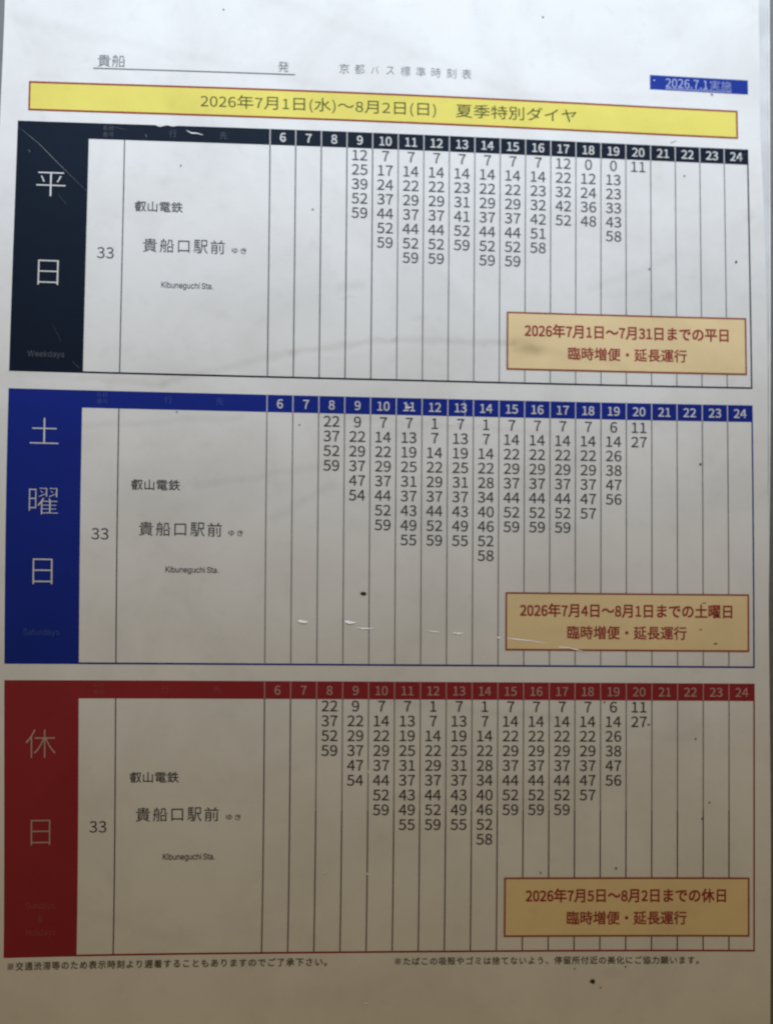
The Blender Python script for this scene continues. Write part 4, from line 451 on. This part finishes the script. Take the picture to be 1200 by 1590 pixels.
PAPER = printed('laminated_paper', (0.83, 0.83, 0.838))
INK = printed('dark_grey_ink', (0.062, 0.060, 0.066))
INK_NAVY = printed('grey_blue_ink', (0.085, 0.090, 0.108))
INK_BROWN = printed('warm_black_ink', (0.050, 0.042, 0.042))
INK_SOFT = printed('faded_grey_ink', (0.17, 0.19, 0.215))
LINE = printed('navy_rule_ink', (0.060, 0.068, 0.090))
LINE_GREY = printed('grey_rule_ink', (0.050, 0.048, 0.050))
LINE_BROWN = printed('brown_rule_ink', (0.060, 0.030, 0.024))
NAVY = printed('black_navy_ink', (0.007, 0.014, 0.030))
BLUE = printed('blue_ink', (0.011, 0.028, 0.275))
TAGBLUE = printed('date_tag_blue_ink', (0.014, 0.042, 0.32))
RED = printed('dark_red_ink', (0.31, 0.030, 0.038))
WHITE_INK = printed('unprinted_white', (0.70, 0.70, 0.71))
PALE_RED = printed('unprinted_pale_red', (0.50, 0.36, 0.34))
YELLOW = printed('yellow_print', (0.84, 0.735, 0.17))
OLIVE = printed('olive_ink', (0.085, 0.095, 0.030))
BORDER = printed('brick_red_border_ink', (0.34, 0.085, 0.050))
BEIGE = printed('beige_print', (0.90, 0.715, 0.42))
NOTE_INK = printed('brick_red_ink', (0.36, 0.055, 0.045))
FAINT = {}
FAINT['navy'] = printed('worn_navy', (0.095, 0.108, 0.130))
FAINT['blue'] = printed('worn_blue', (0.06, 0.095, 0.33))
FAINT['red'] = printed('worn_red', (0.39, 0.085, 0.085))
SCRATCH_GLINT = plain('white_film_glint', (0.90, 0.90, 0.90), 0.28, 1.0)  # glints of the lamp on film ridges, put in as near-white colour
HAIRLINE = plain('hairline_film_scratch', (0.38, 0.39, 0.41), 0.4, 0.6)
SCUFF = plain('dull_film_scuff', (0.085, 0.095, 0.115), 0.5, 0.4)
DIRT = plain('dry_dirt', (0.045, 0.038, 0.030), 0.9, 0.2)

# ---------------------------------------------------------------- the board behind
def box_mesh(name, x0, x1, y0, y1, z0, z1, mat, bevel=0.0, parent=None):
    import bmesh
    bm = bmesh.new(); bmesh.ops.create_cube(bm, size=1)
    for v in bm.verts:
        v.co = Vector(((x0 + x1) / 2 + v.co.x * (x1 - x0), (y0 + y1) / 2 + v.co.y * (y1 - y0), (z0 + z1) / 2 + v.co.z * (z1 - z0)))
    if bevel: bmesh.ops.bevel(bm, geom=bm.edges[:], offset=bevel, segments=2, affect='EDGES')
    me = bpy.data.meshes.new(name); bm.to_mesh(me); bm.free(); me.materials.append(mat)
    o = bpy.data.objects.new(name, me); COL.objects.link(o); o.parent = parent
    return o
BOARD = plain('grey_painted_steel', (0.165, 0.167, 0.166), 0.5, 0.4, bump=220)
CARD = plain('white_card', (0.66, 0.67, 0.68), 0.55, 0.4)
CARD_EDGE = plain('card_rim_highlight', (0.88, 0.88, 0.87), 0.5, 0.4)  # lit rim of the card, its highlight painted as a paler strip
board = box_mesh('notice_board', -0.24, 0.24, 0.0140, 0.034, -0.25, 0.29, BOARD, 0.002)
board['label'] = 'plain grey painted notice board showing as thin strips past the sheet edges'
board['category'] = 'notice board'

# the white card tucked close behind the timetable, slightly turned, its right margin in view
def bent_slab(name, uf, v0, v1, nu, nv, h0, h1, mat, root):
    """a solid sheet following the bow of the paper; uf(s, v) gives u for s in 0..1"""
    vs = []; fs = []; W = nu + 1; off = W * (nv + 1)
    for h in (h0, h1):
        for j in range(nv + 1):
            v = v0 + (v1 - v0) * j / nv
            for i in range(nu + 1): vs.append(P(uf(i / nu, v), v, h) - root.location)
    for j in range(nv):
        for i in range(nu):
            q = j * W + i
            fs.append((q, q + W, q + W + 1, q + 1)); fs.append((off + q, off + q + 1, off + q + W + 1, off + q + W))
        a = j * W; fs.append((a, off + a, off + a + W, a + W))
        a += nu; fs.append((a, a + W, off + a + W, off + a))
    for i in range(nu):
        fs.append((i, i + 1, off + i + 1, off + i)); a = nv * W + i; fs.append((a, off + a, off + a + 1, a + 1))
    me = bpy.data.meshes.new(name); me.from_pydata([tuple(v) for v in vs], [], fs); me.materials.append(mat)
    o = bpy.data.objects.new(name, me); COL.objects.link(o); o.parent = root
    return o
card = bpy.data.objects.new('backing_card', None); COL.objects.link(card)
card.location = (0, 0.005, -0.18)
card['label'] = 'white card tucked behind the timetable, its margin showing at the top right edge'
card['category'] = 'card'
edge = lambda v: 301.35 - 0.0195 * (v + 63.3)
bent_slab('card_sheet', lambda s, v: 6 + (edge(v) - 0.62 - 6) * s, -80, 335, 60, 80, -1.6, -2.1, CARD, card)
bent_slab('lit_card_rim', lambda s, v: edge(v) - 0.62 + 0.6 * s, -80, 335, 1, 80, -1.1, -2.1, CARD_EDGE, card)

# ---------------------------------------------------------------- the timetable sheet
sheet = bpy.data.objects.new('bus_timetable', None); COL.objects.link(sheet)
sheet.location = ROOT
sheet['label'] = 'laminated white bus timetable sheet with black, blue and red tables and a yellow banner'
sheet['category'] = 'timetable'

def paper():
    nu, nv = 76, 112
    ul = lambda v: -6.95 - 0.3 * min(max((v + 46) / 27, 0), 1.5) - 0.02 * max(0, v)
    ur = lambda v: 296.4 - 0.6 * math.exp(-((v + 8) / 25) ** 2) + 0.3 * math.sin(v / 37)
    vs = []; fs = []; uvs = []
    for side, th in ((0, 0.0), (1, -0.35)):
        for j in range(nv + 1):
            v = -82 + (358 + 82) * j / nv
            for i in range(nu + 1):
                u = ul(v) + (ur(v) - ul(v)) * i / nu
                vs.append(P(u, v, th) - ROOT); uvs.append((u / 100, v / 100))
    W = nu + 1; off = W * (nv + 1)
    for j in range(nv):
        for i in range(nu):
            q = j * W + i
            fs.append((q, q + W, q + W + 1, q + 1)); fs.append((off + q, off + q + 1, off + q + W + 1, off + q + W))
    for j in range(nv):
        a = j * W; fs.append((a, off + a, off + a + W, a + W))
        a = j * W + nu; fs.append((a, a + W, off + a + W, off + a))
    for i in range(nu):
        fs.append((i, i + 1, off + i + 1, off + i))
        a = nv * W + i; fs.append((a, off + a, off + a + 1, a + 1))
    me = bpy.data.meshes.new('paper_sheet'); me.from_pydata(vs, [], fs)
    uv = me.uv_layers.new(name='sheet')
    for l in me.loops: uv.data[l.index].uv = uvs[l.vertex_index]
    for k, p in enumerate(me.polygons): p.use_smooth = k < 2 * nu * nv
    me.materials.append(PAPER)
    me.update()
    try: me.set_sharp_from_angle(angle=math.radians(40))
    except Exception: pass
    o = bpy.data.objects.new('paper_sheet', me); COL.objects.link(o); o.parent = sheet
    return o
paper()
H1, H2, H3, H4, H5 = 0.05, 0.09, 0.13, 0.17, 0.22      # printing layers (mm above the paper)

# heading line
m = MB(); fit(m, '貴船', 32.0, -27.4, 43.1, -22.6, H3, -0.004); head = m.build('stop_heading', INK_SOFT, sheet)
m = MB(); fit(m, '発', 103.5, -26.9, 107.6, -22.8, H3, -0.006); m.build('lettering', INK_SOFT, head)
m = MB(); m.quad(30.3, -22.05, 110.2, -21.65, H3); m.build('underline', INK_SOFT, head)
m = MB()
for i, ch in enumerate('京都バス標準時刻表'):
    uc = 129.3 + i * 5.985; k = 0.8 if ch in 'バス' else 1
    fit(m, ch, uc - 1.85 * k, -27.0 + (0.4 if k < 1 else 0), uc + 1.85 * k, -23.1 - (0.4 if k < 1 else 0), H3, -0.010)
m.build('sheet_title', INK_SOFT, sheet)

# date tag
m = MB(); m.quad(250.4, -28.8, 290.9, -22.85, H1)
tag = m.build('date_tag', TAGBLUE, sheet, 'blue tag with the starting date')
m = MB(); fit(m, '2026.7.1', 256.8, -27.75, 274.1, -24.0, H3, 0.0); fit(m, '実施', 275.0, -27.9, 283.9, -24.0, H3, -0.012)
m.build('lettering', printed('lavender_unprinted', (0.46, 0.52, 0.80)), tag)
m = MB(); m.quad(256.7, -23.65, 283.9, -23.35, H3); m.build('underline', bpy.data.materials['lavender_unprinted'], tag)

# yellow banner
m = MB(); m.quad(4.3, -15.7, 286.2, -4.4, H1)
ban = m.build('title_banner', YELLOW, sheet, 'wide yellow banner with red brown outline')
m = MB(); m.frame(4.1, -15.9, 286.4, -4.2, 0.75, H2); m.build('border', BORDER, ban)
m = MB()
fit(m, '2026年7月1日(水)～8月2日(日)　夏季特別ダイヤ', 73.2, -13.0, 220.7, -7.0, H3, 0.0, kd=0.93)
m.build('lettering', OLIVE, ban)

# ---------------------------------------------------------------- three tables
A = '7 14 22 29 37 44 52 59'
WEEK = {9: '12 25 39 52 59', 10: '7 17 24 37 44 52 59', 11: A, 12: A, 13: '7 14 23 31 41 52 59', 14: A, 15: A,
        16: '7 14 23 32 42 51 58', 17: '12 22 32 42 52', 18: '0 12 24 36 48', 19: '0 13 23 33 43 58', 20: '11'}
B = '7 13 19 25 31 37 43 49 55'
REST = {8: '22 37 52 59', 9: '9 22 29 37 47 54', 10: A, 11: B, 12: '1 7 14 22 29 37 44 52 59', 13: B,
        14: '1 7 14 22 28 34 40 46 52 58', 15: A, 16: A, 17: A, 18: '7 14 22 29 37 47 57', 19: '6 14 26 38 47 56', 20: '11 27'}
U_IN, U_RT, U_H, U_R = 29.0, 43.3, 100.5, 290.5
def table(label, v0, vh, v1, r0, ink, tx, line, hw, dots, faint, pale, times, days, small, sp, hdr):
    m = MB()
    m.quad(0, v0, U_IN, v1, H1)                       # side band
    m.quad(U_IN, v0, U_R, vh, H1)                     # header band
    t = m.build('timetable_block', ink, sheet, label)
    m = MB(); m.quad(U_IN, v1 - 0.65, U_R, v1, H2); m.quad(U_R - 0.55, vh, U_R, v1 - 0.65, H2)
    m.build('outline', ink, t)
    for k, u in enumerate([U_RT] + [U_H + 10 * k for k in range(19)]):
        m = MB(); v = vh; end = vh + dots(k)              # partly printed as fine dots, the rest as a solid hairline
        while v < end:
            m.quad(u - 0.21, v, u + 0.21, min(v + 0.5, v1 - 0.65), H2); v += 0.72
        if v < v1 - 0.65: m.quad(u - 0.21, v, u + 0.21, v1 - 0.65, H2)
        m.build('column_rule', line, t)
    for k in range(19):
        m = MB(); m.quad(U_H + 10 * k - 0.17, v0 + 0.1, U_H + 10 * k + 0.17, vh, H2); m.build('heading_divider', pale, t)
    for hr in range(6, 25):
        m = MB(); centred(m, str(hr), U_H + 10 * (hr - 6) + 5, (v0 + vh) / 2 + 0.05, 4.75, 4.6, H3, hw)
        m.build('hour_number', pale, t)
    for hr, s in times.items():
        m = MB()
        for i, n in enumerate(s.split()):
            centred(m, n, U_H + 10 * (hr - 6) + 5, r0 + 5.68 * i, 5.9, 5.5, H3, 0.005)
        m.build('minute_column', tx, t)
    for ch, bx in days:
        m = MB(); fit(m, ch, *bx, H3, -0.016); m.build('day_character', pale, t)
    for s, bx in small:
        m = MB(); fit(m, s, *bx, H3, 0.0, 'L'); m.build('english_day', faint, t)
    for ch, bx in hdr:
        m = MB(); fit(m, ch, *bx, H3, -0.005); m.build('heading_lettering', faint, t)
    m = MB(); fit(m, '33', 33.4, sp['n'], 40.0, sp['n'] + 4.3, H3, 0.0); m.build('route_number', tx, t)
    m = MB(); fit(m, '叡山電鉄', sp['eu'], sp['e'], sp['eu'] + 18.9, sp['e'] + 4.1, H3, 0.004); m.build('railway_name', tx, t)
    m = MB()
    for i, ch in enumerate('貴船口駅前'):
        uc = sp['k'][0] + 2.75 + i * 6.6; k = 0.82 if ch == '口' else 1
        fit(m, ch, uc - 2.75 * k, sp['k'][1] + (0.5 if ch == '口' else 0), uc + 2.75 * k, sp['k'][1] + 5.3 - (0.2 if ch == '口' else 0), H3, 0.0)
    for i, ch in enumerate('ゆき'):
        uc = 87.3 + i * 3.35; fit(m, ch, uc - 1.15, sp['y'], uc + 1.15, sp['y'] + 2.2, H3, 0.0)
    m.build('destination', tx, t)
    m = MB(); fit(m, 'Kibuneguchi Sta.', *sp['b'], H3, 0.012, 'L', track=-0.025); m.build('english_destination', tx, t)
    return t
def hdrs(v): return [('系統', (34.6, v + 0.7, 39.0, v + 2.7)), ('番号', (34.6, v + 3.3, 39.0, v + 5.3)), ('行', (60.9, v + 1.6, 63.8, v + 4.5)), ('先', (80.8, v + 1.7, 83.7, v + 4.6))]
table('black weekday table at the top', 0.0, 6.3, 97.3, 9.1, NAVY, INK_NAVY, LINE, 0.013, lambda k: 0 if k < 6 else 90, FAINT['navy'], WHITE_INK, WEEK,
      [('平', (8.4, 19.9, 20.2, 29.4)), ('日', (10.2, 54.2, 18.4, 63.8))], [('Weekdays', (7.1, 89.2, 21.6, 92.1))],
      dict(n=48.5, eu=47.8, e=30.0, k=(51.4, 44.5), y=47.2, b=(58.9, 61.2, 79.0, 64.2)), hdrs(0.1))
table('blue Saturday table in the middle', 103.9, 110.6, 207.8, 113.65, BLUE, INK, LINE_GREY, 0.012, lambda k: 0 if k < 1 else 96, FAINT['blue'], WHITE_INK, REST,
      [('土', (8.9, 114.9, 20.1, 124.7)), ('曜', (9.0, 141.5, 20.3, 151.5)), ('日', (10.8, 168.2, 18.5, 177.8))], [('Saturdays', (7.4, 194.6, 21.4, 197.5))],
      dict(n=156.3, eu=48.5, e=137.4, k=(51.7, 153.6), y=156.3, b=(62.1, 170.5, 82.5, 173.4)), hdrs(103.7))
table('dark red holiday table at the bottom', 213.9, 220.7, 317.9, 223.3, RED, INK_BROWN, LINE_BROWN, 0.006, lambda k: 0 if k < 3 else 42, FAINT['red'], PALE_RED, REST,
      [('休', (8.4, 232.3, 20.1, 243.0)), ('日', (10.5, 266.2, 18.2, 275.7))],
      [('Sundays', (8.5, 297.2, 20.3, 300.2)), ('&', (13.6, 302.5, 15.6, 304.6)), ('Holidays', (8.9, 307.2, 20.6, 310.2))],
      dict(n=266.9, eu=48.9, e=248.4, k=(51.4, 261.9), y=264.6, b=(62.0, 279.4, 81.9, 282.4)), hdrs(214.0))

# ---------------------------------------------------------------- notice boxes
def notice(label, v0, v1, s, a, b):
    m = MB(); m.quad(193.5, v0, 288.2, v1, H4)
    n = m.build('notice_box', BEIGE, sheet, label)
    m = MB(); m.frame(193.3, v0 - 0.2, 288.4, v1 + 0.2, 0.65, H4 + 0.03); m.build('border', BORDER, n)
    m = MB(); fit(m, s, *a, H4 + 0.06, 0.022, kd=0.95); m.build('lettering', NOTE_INK, n)
    m = MB(); fit(m, '臨時増便・延長運行', *b, H4 + 0.06, 0.016)
    m.build('lettering', NOTE_INK, n)
notice('beige notice box in the black weekday table', 69.1, 91.6, '2026年7月1日～7月31日までの平日', (200.4, 73.3, 281.2, 78.8), (217.5, 82.2, 264.5, 87.4))
notice('beige notice box in the blue Saturday table', 179.1, 201.3, '2026年7月4日～8月1日までの土曜日', (199.0, 183.0, 281.8, 188.5), (217.4, 191.7, 264.0, 197.0))
notice('beige notice box in the dark red holiday table', 289.4, 311.9, '2026年7月5日～8月2日までの休日', (201.7, 293.4, 279.3, 298.9), (217.6, 302.2, 264.1, 307.5))

# ---------------------------------------------------------------- small print
FOOT = printed('small_print_ink', (0.13, 0.105, 0.09))
m = MB(); fit(m, '※交通渋滞等のため表示時刻より遅着することもありますのでご了承下さい。', 1.6, 319.6, 125.6, 322.8, H3, 0.012, track=0.08); m.build('footnote', FOOT, sheet, 'footnote at the lower left about delays')
m = MB(); fit(m, '※たばこの吸殻やゴミは捨てないよう、停留所付近の美化にご協力願います。', 151.6, 319.7, 268.8, 322.8, H3, 0.010, track=0.08); m.build('footnote', FOOT, sheet, 'footnote at the lower right about litter')

# ---------------------------------------------------------------- scratches in the film, white-painted glints and specks of dirt
def scratch_or_glint(pts, w, mat=None):
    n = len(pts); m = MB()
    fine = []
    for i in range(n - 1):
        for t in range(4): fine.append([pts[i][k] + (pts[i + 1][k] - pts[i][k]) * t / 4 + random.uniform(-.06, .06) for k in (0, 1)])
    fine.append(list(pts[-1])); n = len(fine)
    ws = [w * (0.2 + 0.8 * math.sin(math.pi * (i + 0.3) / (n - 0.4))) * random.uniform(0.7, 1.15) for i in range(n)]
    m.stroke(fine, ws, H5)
    if mat is None:      # raised crease in the film, its lamp glint painted white
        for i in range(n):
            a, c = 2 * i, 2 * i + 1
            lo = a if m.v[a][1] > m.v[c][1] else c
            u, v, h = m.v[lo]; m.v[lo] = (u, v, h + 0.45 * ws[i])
    m.build('scratch_or_glint', mat or SCRATCH_GLINT, sheet)
scratch_or_glint([(0.5, 2.7), (8.8, 8.7), (18.3, 17.5), (28.5, 26.8)], 0.11, HAIRLINE)
scratch_or_glint([(67.7, 1.7), (69.5, 2.7), (71.7, 2.8), (74.3, 3.3)], 0.5)
scratch_or_glint([(113.2, 190.6), (115.0, 191.1), (116.9, 191.1)], 1)
scratch_or_glint([(131.1, 190.7), (133.1, 191.2), (135.3, 191.2)], 1)
scratch_or_glint([(135.8, 193.1), (137.3, 193.4), (140.0, 193.5), (142.3, 193.3)], 0.5)
scratch_or_glint([(163.4, 194.2), (165.9, 194.5), (167.9, 194.6)], 0.4)
scratch_or_glint([(172.7, 194.8), (174.7, 195.1), (176.9, 195.0)], 0.55)
scratch_or_glint([(189.9, 196.2), (190.7, 196.7), (191.4, 196.4)], 0.5)
scratch_or_glint([(194.0, 196.7), (197.2, 197.1), (202.2, 197.6), (209.3, 198.6)], 0.42)
scratch_or_glint([(214.0, 200.0), (217.3, 200.2), (221.1, 201.0), (225.1, 202.2)], 0.42)
scratch_or_glint([(123.3, 287.3), (124.5, 286.8), (125.2, 286.6)], 0.5)
scratch_or_glint([(140.1, 287.1), (140.6, 287.6), (140.8, 288.1)], 0.6)
scratch_or_glint([(140.2, 247.5), (140.7, 248.5), (140.7, 249.4)], 0.5)
scratch_or_glint([(55.2, -0.2), (57.0, 0.5), (59.2, 0.2)], 0.5)
scratch_or_glint([(60.8, 0.0), (62.3, 0.3), (64.3, 0.0)], 0.4)
scratch_or_glint([(154.1, 107.4), (155.1, 107.7), (156.6, 107.4)], 0.5)
scratch_or_glint([(154.9, 106.2), (154.9, 107.4), (155.2, 108.9)], 0.4)
scratch_or_glint([(171.0, 113.3), (171.5, 113.8), (172.0, 113.8)], 0.5)
scratch_or_glint([(174.2, 112.8), (174.7, 113.0), (175.0, 113.2)], 0.5)
scratch_or_glint([(104.2, 3.5), (105.0, 4.3), (106.0, 4.2)], 0.4)
scratch_or_glint([(139.9, 336.8), (140.9, 337.1), (141.9, 337.3)], 0.6)
scratch_or_glint([(176.7, 101.4), (177.2, 108.9), (177.2, 112.7)], 0.15)
scratch_or_glint([(251.9, -26.3), (252.5, -26.8)], 0.4)
scratch_or_glint([(5.0, 11.4), (5.5, 12.4)], 0.5, SCUFF)
scratch_or_glint([(16.2, 78.2), (20.2, 85.5)], 0.12, SCUFF)
scratch_or_glint([(51.6, 3.8), (52.1, 5.0)], 0.5, SCUFF)
scratch_or_glint([(38.5, 1.2), (44.9, 2.5)], 0.15, SCUFF)
scratch_or_glint([(17.2, 28.2), (21.0, 32.6)], 0.12, SCUFF)
scratch_or_glint([(284.7, 5.1), (289.6, 1.7)], 0.3, SCUFF)
scratch_or_glint([(258.4, -1.1), (261.0, -2.3)], 0.25, SCUFF)
scratch_or_glint([(24.7, 92.8), (27.8, 95.6)], 0.2, SCUFF)
def speck(u, v, ru, rv, n=9):
    m = MB(); m.poly([(u + ru * math.cos(2 * math.pi * i / n) * random.uniform(0.6, 1.1), v + rv * math.sin(2 * math.pi * i / n) * random.uniform(0.6, 1.1)) for i in range(n)], H5 + 0.05)
    m.build('dirt_speck', DIRT, sheet)
speck(138.4, 180, 1.51, 0.75)
speck(227.8, 329.4, 1.26, 1.01)
speck(275.8, -22, 0.50, 0.50)
speck(269.6, 127.7, 0.50, 0.50)
speck(264.1, 12, 0.38, 0.38)
speck(284.7, 46.3, 0.50, 0.63)
speck(249.8, 50.3, 0.38, 0.50)
speck(251.6, 108.9, 0.50, 0.38)
speck(267.4, 235.5, 0.50, 0.38)
speck(249.3, 230.1, 0.75, 0.30)
speck(272.9, 260.2, 0.40, 0.40)
speck(270.1, 266.5, 0.38, 0.38)
speck(236.6, 285.7, 0.50, 0.50)
speck(207.4, 287.4, 0.38, 0.38)
speck(220.8, 324.5, 0.33, 0.33)
speck(240.5, 323.8, 0.33, 0.40)
speck(230.8, 331.9, 0.33, 0.33)
speck(82.1, -46.9, 0.38, 0.25)
speck(207.3, -49.9, 0.38, 0.38)
speck(65.7, 111.4, 0.50, 0.25)
speck(113.1, 115.3, 0.33, 0.33)
speck(275.2, 198.4, 1.01, 0.30)
speck(269.4, 192.9, 0.75, 0.25)
speck(231.9, 221.4, 0.38, 0.38)
speck(65.7, 15.7, 0.30, 0.38)
speck(117.3, 31.2, 0.38, 0.50)
speck(275.9, 187.3, 1.26, 0.38)
speck(270.9, 182.5, 1.01, 0.25)
